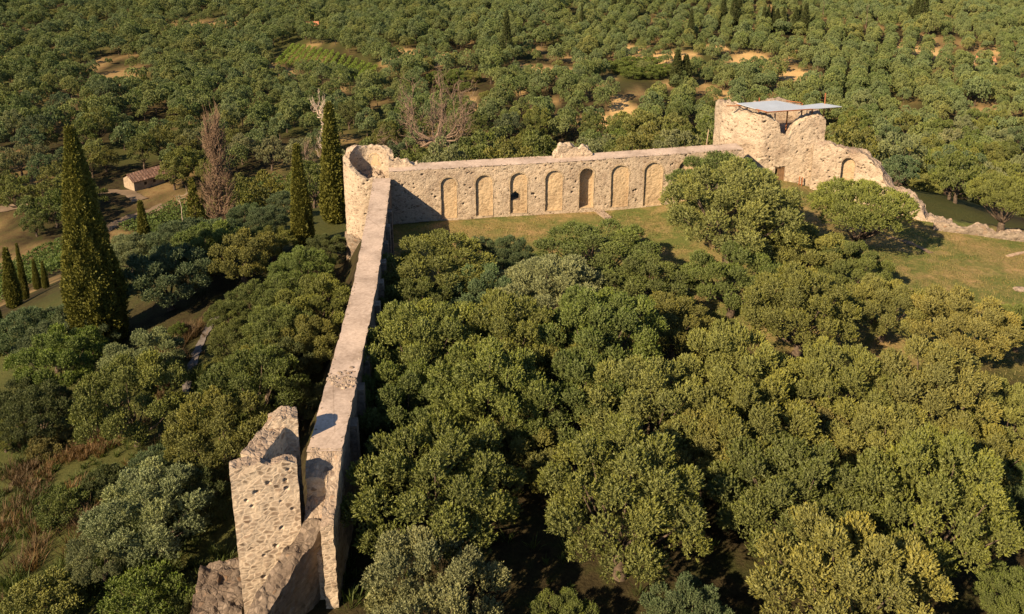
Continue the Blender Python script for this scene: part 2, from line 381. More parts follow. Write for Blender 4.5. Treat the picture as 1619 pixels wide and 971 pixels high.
_, PATH = strip('footpath', [(283, 668), (292, 628), (300, 590), (312, 555), (325, 527), (336, 508), (352, 490)], .62, M['path'], .07, .35, .5)
_, WORN = strip('worn_path', [(1385, 369), (1415, 376), (1445, 386), (1475, 402)], .5, M['road'], .03, .6, .6)

# ------------------------------------------------------------------ masonry
def resample(path, res):
    P = np.asarray(path, float); seg = np.r_[0, np.cumsum(np.linalg.norm(np.diff(P, axis=0), axis=1))]
    n = max(2, int(round(seg[-1] / res)) + 1); s = np.linspace(0, seg[-1], n)
    return s, np.interp(s, seg, P[:, 0]), np.interp(s, seg, P[:, 1]), seg[-1]
def rough(P, amp, seed, f1=.55, f2=.19):
    return P + amp * vec3noise(P / f1, seed) + amp * .7 * vec3noise(P / f2, seed + 5)
def masonry(path, thick, base, top, res=.12, jag=.25, amp=.05, keep=None, holes=(), seed=1, batter=0.0, mats=(0, 1), top_split=None, closed=False, step=.3, jagw=.9, ends=(True, True)):
    """A thick wall along a path; base/top are lists of (s, z) or callables.  keep(side, s, z) -> bool cells kept."""
    s, X, Y, Ltot = resample(path, res)
    f = lambda q: q(s) if callable(q) else np.interp(s, [a for a, _ in q], [b for _, b in q])
    B, T = f(base), f(top); th = f(thick) if not np.isscalar(thick) else np.full(len(s), float(thick))
    tx, ty = np.gradient(X), np.gradient(Y)
    if closed:
        tx = np.r_[X[1] - X[-2], X[2:] - X[:-2], X[1] - X[-2]]; ty = np.r_[Y[1] - Y[-2], Y[2:] - Y[:-2], Y[1] - Y[-2]]
    l = np.hypot(tx, ty); nx, ny = -ty / l, tx / l
    nv = max(3, int(math.ceil((T - B).max() / res))); v = np.linspace(0, 1, nv + 1)
    nw = max(2, int(math.ceil(th.max() / res))); w = np.linspace(-1, 1, nw + 1)
    Z = B[:, None] + (T - B)[:, None] * v
    def face(sg):
        o = th[:, None] / 2 * sg * (1 + batter * (1 - v))[None]
        return np.stack([X[:, None] + nx[:, None] * o, Y[:, None] + ny[:, None] * o, Z], -1)
    out = MB(); topb = MB(); out.sm = topb.sm = True
    def fin(P, side=None, sg=0):
        sh = P.shape; Q = P.reshape(-1, 3)
        tz = np.broadcast_to(T[:, None], sh[:2]).ravel() if sh[0] == len(s) else None
        if tz is None: tz = np.full(len(Q), Q[:, 2].max())
        wgt = ss(1 - (tz - Q[:, 2]) / jagw)
        J = .6 * vnoise(Q * [1 / .8, 1 / .8, 0], seed + 3) + .5 * np.round(vnoise(Q * [1 / step, 1 / step, 0], seed + 4) * 2) / 2
        D = rough(Q, amp, seed); D[:, 2] += jag * J * wgt
        return D.reshape(sh)
    for sg in (1, -1):
        P = face(sg); D = fin(P)
        for hs, hz, hside, hr in holes:
            if hside != sg: continue
            k = (np.abs(s - hs) < hr)[:, None] & (np.abs(Z - hz) < hr * .9)
            D[k] += -sg * np.stack([nx, ny, 0 * nx], -1)[:, None].repeat(nv + 1, 1)[k] * .35
        kp = None
        if keep is not None:
            sc = (s[:-1] + s[1:]) / 2; zc = (Z[:-1, :-1] + Z[1:, 1:]) / 2
            kp = keep(sg, np.broadcast_to(sc[:, None], zc.shape), zc)
        out.grid(D, kp, flip=(sg > 0), m=mats[0])
    o = th[:, None] / 2 * w[None]
    P = np.stack([X[:, None] + nx[:, None] * o, Y[:, None] + ny[:, None] * o, np.broadcast_to(T[:, None], o.shape)], -1)
    if top_split:
        P = P + np.array([0, 0, .02]) + .012 * vec3noise(P.reshape(-1, 3) / .9, seed).reshape(P.shape); P[:, 0] += (P[:, 0] - P[:, 1]) * (.25 + .45 * vnoise(P[:, 0] / .45, 3)[:, None]); P[:, -1] += (P[:, -1] - P[:, -2]) * (.25 + .45 * vnoise(P[:, -1] / .45, 4)[:, None])
    (topb if top_split else out).grid(P if top_split else fin(P), flip=False, m=0 if top_split else mats[1])
    if not closed:
        for i, fl, on in ((0, True, ends[0]), (-1, False, ends[1])):
            if not on: continue
            o = th[i] / 2 * w[:, None] * (1 + batter * (1 - v))[None]
            P = np.stack([X[i] + nx[i] * o, Y[i] + ny[i] * o, np.broadcast_to(Z[i], o.shape)], -1)
            sh = P.shape; Q = P.reshape(-1, 3); wgt = ss(1 - (T[i] - Q[:, 2]) / jagw)
            J = .6 * vnoise(Q * [1 / .8, 1 / .8, 0], seed + 3) + .5 * np.round(vnoise(Q * [1 / step, 1 / step, 0], seed + 4) * 2) / 2
            D = rough(Q, amp, seed); D[:, 2] += jag * J * wgt
            out.grid(D.reshape(sh), flip=not fl, m=mats[0])
    fr = dict(s=s, X=X, Y=Y, nx=nx, ny=ny, L=Ltot, th=th)
    return out, topb, fr
def frame_pt(fr, s, n, z):
    """point at s along a wall, n metres in front of its centre line on the +normal side"""
    s = np.asarray(s, float)
    x = np.interp(s, fr['s'], fr['X']); y = np.interp(s, fr['s'], fr['Y']); a = np.interp(s, fr['s'], fr['nx']); b = np.interp(s, fr['s'], fr['ny'])
    return np.stack([x + a * n, y + b * n, np.broadcast_to(z, x.shape)], -1)
def arch_outline(w, z0, zs, n=14):
    r = w / 2; a = np.linspace(0, math.pi, n)
    side = np.linspace(z0, zs, 8)
    pts = [(r, z) for z in side[:-1]] + [(r * math.cos(t), zs + r * math.sin(t)) for t in a] + [(-r, z) for z in side[::-1][1:]]
    return np.array(pts)
def in_arch(u, z, w, z0, zs):
    r = w / 2
    return (np.abs(u) < r) & (z > z0) & ((z < zs) | (u * u + (z - zs) ** 2 < r * r))

def h1(p): return float(hgt(p[0], p[1]))

# --- the arcaded far wall
FW = [(-11.2, 75.3), (15.9, 79.3), (21.9, 80.2)]          # centre line, facing -Y with normal side -1
_u = np.array(FW[1]) - np.array(FW[0]); _u /= np.linalg.norm(_u); _nn = np.array([-_u[1], _u[0]])
FWc = [tuple(np.array(p)) for p in FW]
FT = 1.9
fw_len = sum(np.linalg.norm(np.array(FW[i + 1]) - np.array(FW[i])) for i in range(2))
def fw_s_of_px(px, py):
    """s along the front face for a photo column"""
    best = None
    for i in range(2):
        a = np.array(FW[i]) - _nn * FT / 2; b = np.array(FW[i + 1]) - _nn * FT / 2
        d = ray(px, py); # intersect in plan
        k = d[0] / d[1]
        # a + t (b-a): x = k*y
        t = (k * a[1] - a[0]) / ((b - a)[0] - k * (b - a)[1])
        if best is None or 0 <= t <= 1: best = (i, t)
    i, t = best
    return (0 if i == 0 else np.linalg.norm(np.array(FW[1]) - np.array(FW[0]))) + t * np.linalg.norm(np.array(FW[i + 1]) - np.array(FW[i])), (np.array(FW[i]) - _nn * FT / 2) + t * (np.array(FW[i + 1]) - np.array(FW[i]))
NICHES = []     # (s, width, z0, spring, depth)
for (x0, x1, yt, yb, dep) in [(697, 722, 281, 345, .2), (752, 779, 277, 341, .2), (806.5, 833, 273.5, 337, .22), (862, 889, 270, 333, .2), (916, 938.5, 266, 329, .8), (966, 993.5, 261.5, 327, .18), (1018, 1047, 257, 325, .18), (1072, 1099, 253, 322, .28)]:
    s0, q0 = fw_s_of_px(x0, (yt + yb) / 2); s1, q1 = fw_s_of_px(x1, (yt + yb) / 2)
    yy = (q0[1] + q1[1]) / 2; w = s1 - s0
    zt = at_y((x0 + x1) / 2, yt, yy)[2]; zb = at_y((x0 + x1) / 2, yb, yy)[2]
    NICHES.append(((s0 + s1) / 2, w, zb, zt - w / 2, dep))
sw, qw = fw_s_of_px(815, 312); WIN = (fw_s_of_px(807.5, 312)[0] + .02, fw_s_of_px(822, 312)[0], at_y(815, 317.5, qw[1])[2], at_y(815, 309, qw[1])[2], at_y(815, 303.5, qw[1])[2])
def in_win(s, z):
    c = (WIN[0] + WIN[1]) / 2; hw = (WIN[1] - WIN[0]) / 2
    return (s > WIN[0]) & (s < WIN[1]) & (z > WIN[2]) & (z < WIN[4] - (WIN[4] - WIN[3]) * np.abs(s - c) / hw)
def fw_keep(side, s, z):
    k = np.ones(s.shape, bool)
    if side < 0:
        for (sn, w, z0, zs, dep) in NICHES: k &= ~in_arch(s - sn, z, w, z0, zs)
    else: k &= ~in_win(s, z)
    return k
lz = [at_y(px, py, 75 + 5.0 * (px - 622) / 540)[2] for px, py in ((622, 268), (760, 259.5), (900, 251.5), (1060, 240), (1160, 233))]
lsx = [fw_s_of_px(px, 260)[0] for px in (622, 760, 900, 1060, 1160)]
fw_top = [(a, b) for a, b in zip(lsx, lz)]
print('far wall top', fw_top, 'niches', NICHES[:2])
hr = np.random.default_rng(3)
fholes = []
for _ in range(150):
    s_, z_ = hr.uniform(.5, fw_len - 1), hr.uniform(.5, 5.2)
    if all(abs(s_ - n[0]) > n[1] / 2 + .3 or z_ > n[3] + n[1] / 2 + .3 for n in NICHES): fholes.append((s_, z_, -1, hr.choice([.05, .05, .07])))
fwm, fwt, FFR = masonry(FWc, FT, lambda s: hgt(np.interp(s, [0, fw_len], [FW[0][0], FW[2][0]]), np.interp(s, [0, fw_len], [FW[0][1] - 1.2, FW[2][1] - 1.2])) - .4 - 2.5 * 0,
                        fw_top, res=.08, jag=.08, amp=.03, keep=fw_keep, holes=fholes, seed=11, top_split=True, jagw=.35)
loc = (FW[0][0], FW[0][1], 0)
far_wall = thing('arcaded_wall', 'long pale rubble wall with a row of arched niches behind the lawn', 'wall', loc)
part('wall_body', fwm.mesh('arcaded_wall_body', [M['rubble'], M['ruin_top']], loc), far_wall)
part('walkway', fwt.mesh('arcaded_walkway', [M['walk']], loc), far_wall)
pm = MB(); pr = np.random.default_rng(6)
def boulder_(mb, c, r, seed):
    a = np.linspace(0, 2 * math.pi, 7)[:-1]; b = np.linspace(-1.57, 1.57, 4); A_, B_ = np.meshgrid(a, b, indexing='ij')
    P = np.stack([np.cos(A_) * np.cos(B_), np.sin(A_) * np.cos(B_), np.sin(B_) * .6], -1) * r; P = P * (1 + .3 * vnoise(P.reshape(-1, 3) / r + seed, seed)).reshape(P.shape[:2])[..., None] + c; mb.grid(np.concatenate([P, P[:1]], 0))
for _ in range(160):
    s_ = pr.uniform(1, fw_len - .3); sd_ = pr.choice([-1, 1]); boulder_(pm, frame_pt(FFR, s_, sd_ * (FT / 2 - abs(pr.normal(0, .14))), np.interp(s_, lsx, lz) + .02), pr.uniform(.05, .13), int(pr.integers(1e3)))
part('broken_coping', pm.mesh('arcade_coping', [M['ruin_top']], loc), far_wall)
for k, (sn, w, z0, zs, dep) in enumerate(NICHES):
    nb = MB(); o = arch_outline(w, z0 - .05, zs)
    nf = -(FT / 2) + .0
    fr_, bk = frame_pt(FFR, sn + o[:, 0], nf, o[:, 1]), frame_pt(FFR, sn + o[:, 0], nf + dep, o[:, 1])
    ns = 7; P = np.stack([fr_ * (1 - t) + bk * t for t in np.linspace(0, 1, ns)], 1)
    nb.grid(rough(P.reshape(-1, 3), .018, 5).reshape(P.shape), flip=True)
    us = np.arange(-w / 2 - .06, w / 2 + .12, .06); zz = np.arange(z0 - .1, zs + w / 2 + .12, .06)
    UU, ZZ = np.meshgrid(us, zz, indexing='ij'); P = frame_pt(FFR, sn + UU, nf + dep, ZZ)
    uc, zc = UU[:-1, :-1] + .03, ZZ[:-1, :-1] + .03
    kp = in_arch(uc, zc, w + .1, z0 - .1, zs)
    if k == 2: kp &= ~in_win(sn + uc, zc)
    D = rough(P.reshape(-1, 3), .03, 8).reshape(P.shape)
    nb.grid(D, kp, flip=False)
    # sill
    sp_ = frame_pt(FFR, sn + np.array([[-w / 2, w / 2]] * 2), np.array([[nf - .02] * 2, [nf + dep] * 2]), z0)
    nb.grid(sp_, flip=True)
    no = part('niche', nb.mesh('niche', [M['niche']], loc), far_wall, {2: 'niche with a small dark window', 4: 'deepest niche with a shadowed side'}.get(k))
    rb = MB(); o2 = o.copy(); c = np.array([0, zs]); up = o[:, 1] >= zs
    o2[up] = c + (o[up] - c) * (1 + .17 / (w / 2)); o2[~up, 0] *= (1 + .05 / (w / 2))
    f0 = frame_pt(FFR, sn + o[:, 0], nf + .05, o[:, 1]); f1 = frame_pt(FFR, sn + o[:, 0], nf - .022, o[:, 1]); f2 = frame_pt(FFR, sn + o2[:, 0], nf - .022, o2[:, 1]); f3 = frame_pt(FFR, sn + o2[:, 0], nf + .1, o2[:, 1])
    P = np.stack([f0, f1, f2, f3], 1); rb.grid(rough(P.reshape(-1, 3), .02, 9).reshape(P.shape), flip=False)
    part('arch_rim', rb.mesh('arch_rim', [M['rim']], loc), no)
    if k == 2:
        wb = MB(); c = (WIN[0] + WIN[1]) / 2
        ring = np.array([(WIN[0], WIN[2]), (WIN[1], WIN[2]), (WIN[1], WIN[3]), (c, WIN[4]), (WIN[0], WIN[3]), (WIN[0], WIN[2])])
        P = np.stack([frame_pt(FFR, ring[:, 0], nf + dep - .02, ring[:, 1]), frame_pt(FFR, ring[:, 0], FT / 2 + .03, ring[:, 1])], 1)
        wb.grid(P); part('window_opening', wb.mesh('window_opening', [M['grey_rubble']], loc), no)

# --- ruined lumps on top of the arcaded wall
def lump(name, label, cat, path, thick, top, zb, seed, res=.09, jag=.35, mat='rubble', amp=.07):
    m, _, _ = masonry(path, thick, lambda s: np.full(len(s), zb), top, res, jag, amp, seed=seed, jagw=.9)
    loc = (path[0][0], path[0][1], zb)
    o = part(name, m.mesh(name, [M[mat], M['ruin_top'] if mat != 'rubble' else M['rubble']], loc)); o.location = loc
    return tag(o, label, cat)
s0, q = fw_s_of_px(880, 240); s1, _ = fw_s_of_px(942, 240)
a = frame_pt(FFR, [s0, (s0 + s1) / 2, s1], FT / 2 - .28, 0)
ztop = at_y(900, 228, q[1] + 1.7)[2]; zb_ = np.interp((s0 + s1) / 2, [p[0] for p in fw_top], [p[1] for p in fw_top])
Lm = s1 - s0
lump('parapet_remnant', 'jagged rubble stump of parapet left on the back edge of the arcaded wall', 'ruin', [tuple(p[:2]) for p in a], .75,
     [(0, zb_ + .05), (.25 * Lm * .4, zb_ + .5), (.12 * Lm + .1, ztop - .1), (.45 * Lm, ztop + .1), (.62 * Lm, ztop - .35), (.8 * Lm, ztop - .2), (.92 * Lm, zb_ + .5), (Lm, zb_ + .02)], zb_ - .1, 41)
s0, q = fw_s_of_px(612, 255); s1, _ = fw_s_of_px(662, 262)
a = frame_pt(FFR, [max(s0, 0) - .4, s1], FT / 2 - .35, 0); Lm = np.linalg.norm(a[1] - a[0]); zc_ = fw_top[0][1]
lump('parapet_remnant', 'low ragged rubble ridge tapering from the round corner tower along the wall top', 'ruin', [tuple(p[:2]) for p in a], .8,
     [(0, zc_ + .7), (.3 * Lm, zc_ + .6), (.6 * Lm, zc_ + .4), (Lm, zc_ + .02)], zc_ - .1, 42)

# --- the long wall running toward the camera
LWpx = [(588, 616.5, 295.8, 4.45), (570.7, 605.3, 385.8, 4.75), (559, 597, 447, 5.0), (536.6, 576, 538.8, 5.4), (518.8, 561, 604.6, 5.75), (499.8, 549, 670, 6.0), (487, 538, 714, 6.1)]
ctr = []; wd = []; tz = []
for xl, xr, y, z in LWpx:
    l_, r_ = at(xl, y, z), at(xr, y, z); ctr.append(tuple((l_ + r_)[:2] / 2)); wd.append(np.linalg.norm(r_ - l_)); tz.append(z)
print('long wall', ctr, wd)
sg = np.r_[0, np.cumsum(np.linalg.norm(np.diff(np.array(ctr), axis=0), axis=1))]
_d = np.array(ctr[0]) - np.array(ctr[1]); far_ext = np.array(ctr[0]) + _d / np.linalg.norm(_d) * 2.2
ctr = [tuple(far_ext)] + ctr; sg = np.r_[0, sg + np.linalg.norm(np.array(ctr[1]) - far_ext)]; wd = [wd[0]] + wd; tz = [tz[0]] + tz
# ruined near end: steps down past the walkway
e_dir = np.array(ctr[-1]) - np.array(ctr[-2]); e_dir /= np.linalg.norm(e_dir)
LW = sg[-1]
lw_mean = float(np.mean(wd)); print('LW', LW, lw_mean)
lwb = lambda s: np.interp(s, [0, 12, LW - 3, LW + 3], [-5.2, -4.0, -4.2, -4.4])
lwm, lwt, LFR = masonry(ctr, lw_mean, lwb, list(zip(sg, tz)), res=.10, jag=.03, amp=.03, seed=21, top_split=True, batter=.02, jagw=.3)
loc = (ctr[-1][0], ctr[-1][1], -2.5)
long_wall = thing('curtain_wall', 'long narrow wall with a pinkish walkway running from the broken tower to the round tower', 'wall', loc)
part('wall_body', lwm.mesh('curtain_wall_body', [M['grey_rubble'], M['ruin_top']], loc), long_wall)
part('walkway', lwt.mesh('curtain_walkway', [M['walk']], loc), long_wall)
# shallow buttresses on the courtyard side (path runs toward the camera: +normal is on the right)
for sb in np.arange(6.5, LW - 2, 3.4):
    bb = MB(); zt = np.interp(sb, sg, tz)
    for_ = [frame_pt(LFR, [sb - .35, sb + .35], lw_mean / 2 + .05 + .38 * k, 0) for k in (0, 1)]
    def bx(z0, z1, o0, o1):
        a0 = frame_pt(LFR, [sb - .35, sb + .35], lw_mean / 2 - .05, z0); a1 = frame_pt(LFR, [sb - .35, sb + .35], lw_mean / 2 + o0, z0)
        b0 = frame_pt(LFR, [sb - .35, sb + .35], lw_mean / 2 - .05, z1); b1 = frame_pt(LFR, [sb - .35, sb + .35], lw_mean / 2 + o1, z1)
        bb.add(np.array([a0[0], a0[1], a1[1], a1[0], b0[0], b0[1], b1[1], b1[0]]), [(0, 1, 2, 3), (4, 7, 6, 5), (0, 4, 5, 1), (1, 5, 6, 2), (2, 6, 7, 3), (3, 7, 4, 0)])
    bx(-4, zt - .55, .42, .34)
    part('buttress', bb.mesh('buttress', [M['grey_rubble']], loc), long_wall)
# rough patch across the walkway
pr = np.random.default_rng(5)
pm = MB()
def boulder(mb, c, r, seed, fl=.7, m=0, n=7):
    a = np.linspace(0, 2 * math.pi, n + 4)[:-1]; b = np.linspace(-math.pi / 2, math.pi / 2, n)
    A_, B_ = np.meshgrid(a, b, indexing='ij')
    P = np.stack([np.cos(A_) * np.cos(B_), np.sin(A_) * np.cos(B_), np.sin(B_)], -1)
    k = 1 + .28 * vnoise(P.reshape(-1, 3) * 1.7 + seed * 3.1, seed)
    P = P * k.reshape(P.shape[:2])[..., None] * np.array([r, r * .8, r * fl]) + c
    P = np.concatenate([P, P[:1]], 0); mb.grid(P, m=m)
for _ in range(70):
    c = at(pr.uniform(527, 575), pr.normal(588, 9), 0); s_ = pr.normal(np.interp(595, [604.6, 670], [sg[5], sg[6]]) - .25, .5); n_ = pr.uniform(-.6, .6) * lw_mean * .8
    z_ = np.interp(s_, sg, tz); boulder(pm, frame_pt(LFR, s_, n_, z_ + .0), pr.uniform(.06, .16), int(pr.integers(1e4)))
for _ in range(170):
    s_ = pr.uniform(2, LW - .3); sd_ = pr.choice([-1, 1]); boulder(pm, frame_pt(LFR, s_, sd_ * (lw_mean / 2 - abs(pr.normal(0, .10))), np.interp(s_, sg, tz) + .01), pr.uniform(.03, .09), int(pr.integers(1e4)), .5, n=5)
part('broken_coping', pm.mesh('broken_coping', [M['ruin_top']], loc), long_wall)

# ruined stepped end of the curtain wall (the pier)
E0 = np.array(ctr[-1])
def epath(d0, d1): return [tuple(E0 + e_dir * d0), tuple(E0 + e_dir * d1)]
side_r = np.array([-e_dir[1], e_dir[0]])       # +normal of the path: to the right in the photo
pier_xy = at(513, 834, 4.5)[:2]; print('pier', pier_xy, E0, e_dir, side_r)
loc2 = loc
hw_ = lw_mean / 2
p1, _, _ = masonry(epath(-.15, .75), lw_mean * 1.02, lambda s: np.full(len(s), -4.4), [(0, 6.12), (.3, 6.0), (.55, 5.75), (.9, 5.3)], .07, .24, .045, seed=31, jagw=.6)
part('ruined_end', p1.mesh('ruined_end', [M['rubble'], M['ruin_top']], loc), long_wall, 'broken wall end stepping down to the low wall')
def strip_wall(name, n0, wd_, d0, d1, top, seed, label):
    m_, _, _ = masonry([tuple(E0 + side_r * n0 + e_dir * d0), tuple(E0 + side_r * n0 + e_dir * d1)], wd_, lambda s: np.full(len(s), -4.4), top, .06, .16, .035, seed=seed, jagw=.5)
    part(name, m_.mesh(name, [M['rubble'], M['ruin_top']], loc), long_wall, label)
dp = float(E0[1] - pier_xy[1])
strip_wall('end_pier', hw_ - .27, .54, .6, dp, [(0, 5.5), (.8, 5.1), (dp - .6, 4.5)], 33, 'narrow pier at the broken wall end')
strip_wall('broken_step', -.33, lw_mean - .66, .6, 1.7, [(0, 4.3), (.6, 3.9), (1.1, 3.5)], 34, 'sunken broken masonry beside the narrow pier')
strip_wall('broken_step', -.33, lw_mean - .66, 1.6, 2.4, [(0, 3.2), (.8, 2.7)], 35, 'lowest broken ledge beside the narrow pier')

# --- near broken tower
TF = at(362, 738, 7.2); TR = at(468, 720, 7.2); TB = at(426, 658, 7.2)
print('tower', TF, TR, TB)
TH = .55
fa, fb_ = TF[:2], TR[:2]; fd = (fb_ - fa) / np.linalg.norm(fb_ - fa); fn = np.array([-fd[1], fd[0]])     # fn points away from camera
loc = (TF[0], TF[1], -4.5)
tower = thing('broken_tower', 'tall broken stone tower with a hollow top in the lower left foreground', 'tower', loc)
Wt = np.linalg.norm(fb_ - fa); Dt = np.linalg.norm(TB[:2] - fa); print('tower w,d', Wt, Dt)
hr = np.random.default_rng(9)
th_ = [(hr.uniform(.3, Wt - .3), z_, -1, hr.choice([.05, .065, .085])) for z_ in hr.uniform(-1, 6.7, 16)]
front = [tuple(fa + fn * TH / 2), tuple(fb_ + fn * TH / 2)]
m1, _, _ = masonry(front, TH, lambda s: np.full(len(s), -5.0), [(0, 7.12), (.35, 7.1), (Wt * .45, 7.08), (Wt * .6, 6.86), (Wt * .82, 7.02), (Wt, 6.85)], .05, .16, .022, seed=51, holes=th_, jagw=.5, step=.22)
V = np.concatenate(m1.V)
part('front_wall', m1.mesh('tower_front', [M['rubble_big'], M['ruin_top']], loc), tower)
ldir = (TB[:2] - fa) / Dt; ln = np.array([ldir[1], -ldir[0]])
lw_ = [tuple(fa + ln * .5 + ldir * 1.0), tuple(TB[:2] + ln * .5)]
m2, _, _ = masonry(lw_, 1.0, lambda s: np.full(len(s), -5.0), [(0, 7.15), (1.2, 7.1), (2.2, 7.12), (4, 7.2)], .06, .1, .03, seed=52, jagw=.5)
part('side_wall', m2.mesh('tower_side', [M['rubble_big'], M['ruin_top']], loc), tower)
rm0 = TB[:2] + ln * .1 - ldir * .35; rm1 = rm0 + fd * 1.3
m3, _, _ = masonry([tuple(rm0), tuple(rm1)], .95, lambda s: np.full(len(s), -5.0), [(0, 7.25), (.25, 7.4), (.6, 7.55), (1.0, 7.5), (1.3, 7.4)], .055, .14, .04, seed=53, jagw=.5)
part('rear_wall', m3.mesh('tower_rear', [M['rubble_big'], M['ruin_top']], loc), tower)
fl = MB(); c4 = [fa + fn * .8 + fd * .6, fb_ + fn * .8 - fd * .05, fb_ + fn * 3.2 - fd * .1, fa + fn * 3.2 + fd * .6]
fl.add(np.array([(*c, 4.4) for c in c4]), [(0, 1, 2, 3)]); part('inner_floor', fl.mesh('tower_floor', [M['grey_rubble']], loc), tower)

# --- the low sloping wall coming out of the tower toward the camera
q0 = at(499, 826, 3.7)[:2]; q1 = at(415, 958, 2.2)[:2]; q1 = q0 + (q1 - q0) * 1.6
print('diag', q0, q1)
Ld = np.linalg.norm(q1 - q0)
m, _, _ = masonry([tuple(q0), tuple(q1)], .95, lambda s: np.full(len(s), -5.0), [(0, 3.75), (.8, 3.45), (1.6, 3.3), (2.6, 2.7), (3.2, 2.5), (Ld, 1.2)], .06, .2, .045, seed=61, jagw=.6, batter=.02)
loc = (q0[0], q0[1], -4.5)
o = part('outwork_wall', m.mesh('outwork_wall', [M['grey_rubble'], M['ledge_top']], loc)); o.location = loc
tag(o, 'low grey weathered wall sloping down toward the camera in front of the broken tower', 'wall')
c0, c1 = at(356, 892, -2.9)[:2], at(338, 1010, -3.3)[:2]
m, _, _ = masonry([tuple(c0), tuple(c1)], 2.4, lambda s: np.full(len(s), -7.0), [(0, -2.7), (1.5, -2.8), (3, -3.0), (8, -3.6)], .08, .25, .07, seed=62, jagw=.6)
loc = (c0[0], c0[1], -6.0); o = part('footing_ledge', m.mesh('footing_ledge', [M['grey_rubble'], M['ledge_top']], loc)); o.location = loc
tag(o, 'flat grey stone ledge at the left foot of the broken tower', 'wall')

# --- round corner tower
CC = np.array([-13.2, 76.4]); CR = 2.0
ang = np.radians(np.linspace(-20, 300, 60) + 0)     # measured from +X counter-clockwise, path going round the back
ptsc = [tuple(CC + CR * np.array([math.cos(a), math.sin(a)])) for a in ang]
Lc = CR * R(320)
def ct_top(s):
    a = -20 + s / Lc * 320          # 0 right, 90 back, 180 left, 270 front
    return np.interp(a, [-20, 20, 60, 100, 140, 170, 200, 230, 255, 275, 300], [5.3, 5.9, 6.2, 6.05, 6.25, 5.9, 5.5, 5.1, 4.6, 4.2, 4.3])
hr = np.random.default_rng(12)
ch = [(hr.uniform(0, Lc), hr.uniform(-3, 5), -1, .07) for _ in range(40)]
m, _, _ = masonry(ptsc, .6, lambda s: np.full(len(s), -7.5), ct_top, .08, .24, .04, seed=71, holes=ch, jagw=.8)
loc = (CC[0], CC[1], -6.0)
ct = thing('round_tower', 'round hollow stone tower with a broken rim at the corner of the two walls', 'tower', loc)
part('tower_shell', m.mesh('round_tower_shell', [M['rubble'], M['rubble']], loc), ct)
fl = MB(); a = np.linspace(0, 2 * math.pi, 33)
rr = np.linspace(0, CR - .1, 12); P = np.stack([CC[0] + rr[:, None] * np.cos(a)[None], CC[1] + rr[:, None] * np.sin(a)[None], np.full((12, 33), 3.75)], -1)
P[..., 2] += (.35 * vnoise(P.reshape(-1, 3) / .6, 4) + .25 * vnoise(P.reshape(-1, 3) / .22, 6)).reshape(12, 33) + .35 * np.clip((P[..., 1] - CC[1]) / 2, 0, 1)
fl.grid(P, flip=False); part('rubble_floor', fl.mesh('round_tower_floor', [M['ruin_top']], loc), ct)
nb = MB(); w = .95; o = arch_outline(w, 4.3, 4.95, 10); nd = np.array([.18, .98])
tan_ = np.array([nd[1], -nd[0]]); bc = CC + nd * (CR - .32)
pt = lambda o_, dd: np.stack([bc[0] + tan_[0] * o_[:, 0] + nd[0] * dd, bc[1] + tan_[1] * o_[:, 0] + nd[1] * dd, o_[:, 1]], -1)
o2 = o * [1.25, 1]; o2[:, 1] = 4.8 + (o[:, 1] - 4.8) * 1.16
P = np.stack([pt(o2, .15), pt(o2, -.06), pt(o, -.06), pt(o, .0)], 1); nb.grid(P)
P = np.stack([pt(o, .0), pt(o * [0, 1], .0)], 1); nb.grid(P)
part('niche', nb.mesh('round_niche', [M['niche']], loc), ct)
bm_ = MB(); aa = np.radians(np.linspace(150, 290, 30))
m, _, _ = masonry([tuple(CC + (CR + .22) * np.array([math.cos(a), math.sin(a)])) for a in aa], .5, lambda s: np.full(len(s), -7.5), [(0, -2.0), (3, -1.3), (7, -2.2)], .1, .3, .08, seed=72)
part('plinth', m.mesh('round_plinth', [M['grey_rubble'], M['ruin_top']], loc), ct)

# --- right tower
YT = 82.0
def zy(py, y, px=1200): return at_y(px, py, y)[2]
def xy(px, y, py=230): p = at_y(px, py, y); return (p[0], y)
A_, B_, C_, D_ = xy(1149, 85.2, 175), xy(1181, 83.4, 180), xy(1210, 82.3, 185), xy(1307, 82.3, 185)
TT = 1.1
path = [A_, B_, C_, D_]
path = [(p[0] , p[1] + TT / 2) for p in path]
L1 = np.r_[0, np.cumsum([np.linalg.norm(np.array(path[i + 1]) - np.array(path[i])) for i in range(3)])]
def pxs(px): return np.interp(px, [1149, 1181, 1210, 1307], L1)
tp = [(pxs(px), zy(py, 83, px)) for px, py in [(1149, 171), (1165, 173), (1180, 179), (1205, 181), (1225, 184), (1233, 192), (1237, 208), (1250, 212), (1256, 200), (1264, 188), (1278, 183), (1296, 182), (1307, 186)]]
dsx = (pxs(1232.5), pxs(1249)); dz = (zy(291, 82.3, 1240), zy(263, 82.3, 1240))
def rt_keep(side, s, z): return ~((s > dsx[0]) & (s < dsx[1]) & (z > dz[0]) & (z < dz[1]))
hr = np.random.default_rng(15)
rh = [(hr.uniform(.5, L1[-1] - .5), hr.uniform(2, 8), -1, hr.choice([.06, .08])) for _ in range(40)]
m, _, RFR = masonry(path, TT, lambda s: np.full(len(s), -1.0), tp, .075, .24, .05, keep=rt_keep, holes=rh, seed=81, jagw=1.0)
loc = (path[1][0], path[1][1], 0.5)
rt = thing('ruined_tower', 'big ruined square tower with a door and notched top right of the arcaded wall', 'tower', loc)
part('front_wall', m.mesh('right_tower_front', [M['rubble'], M['rubble']], loc), rt)
bk0, bk1 = (A_[0] + .3, 89.2), (D_[0] - .6, 89.2)
m, _, _ = masonry([(D_[0] - .55, 82.9), bk1, bk0, (A_[0] + .55, 85.9)], TT, lambda s: np.full(len(s), -14.0), lambda s: 7.3 + .5 * np.sin(s * .9), .14, .3, .06, seed=82)
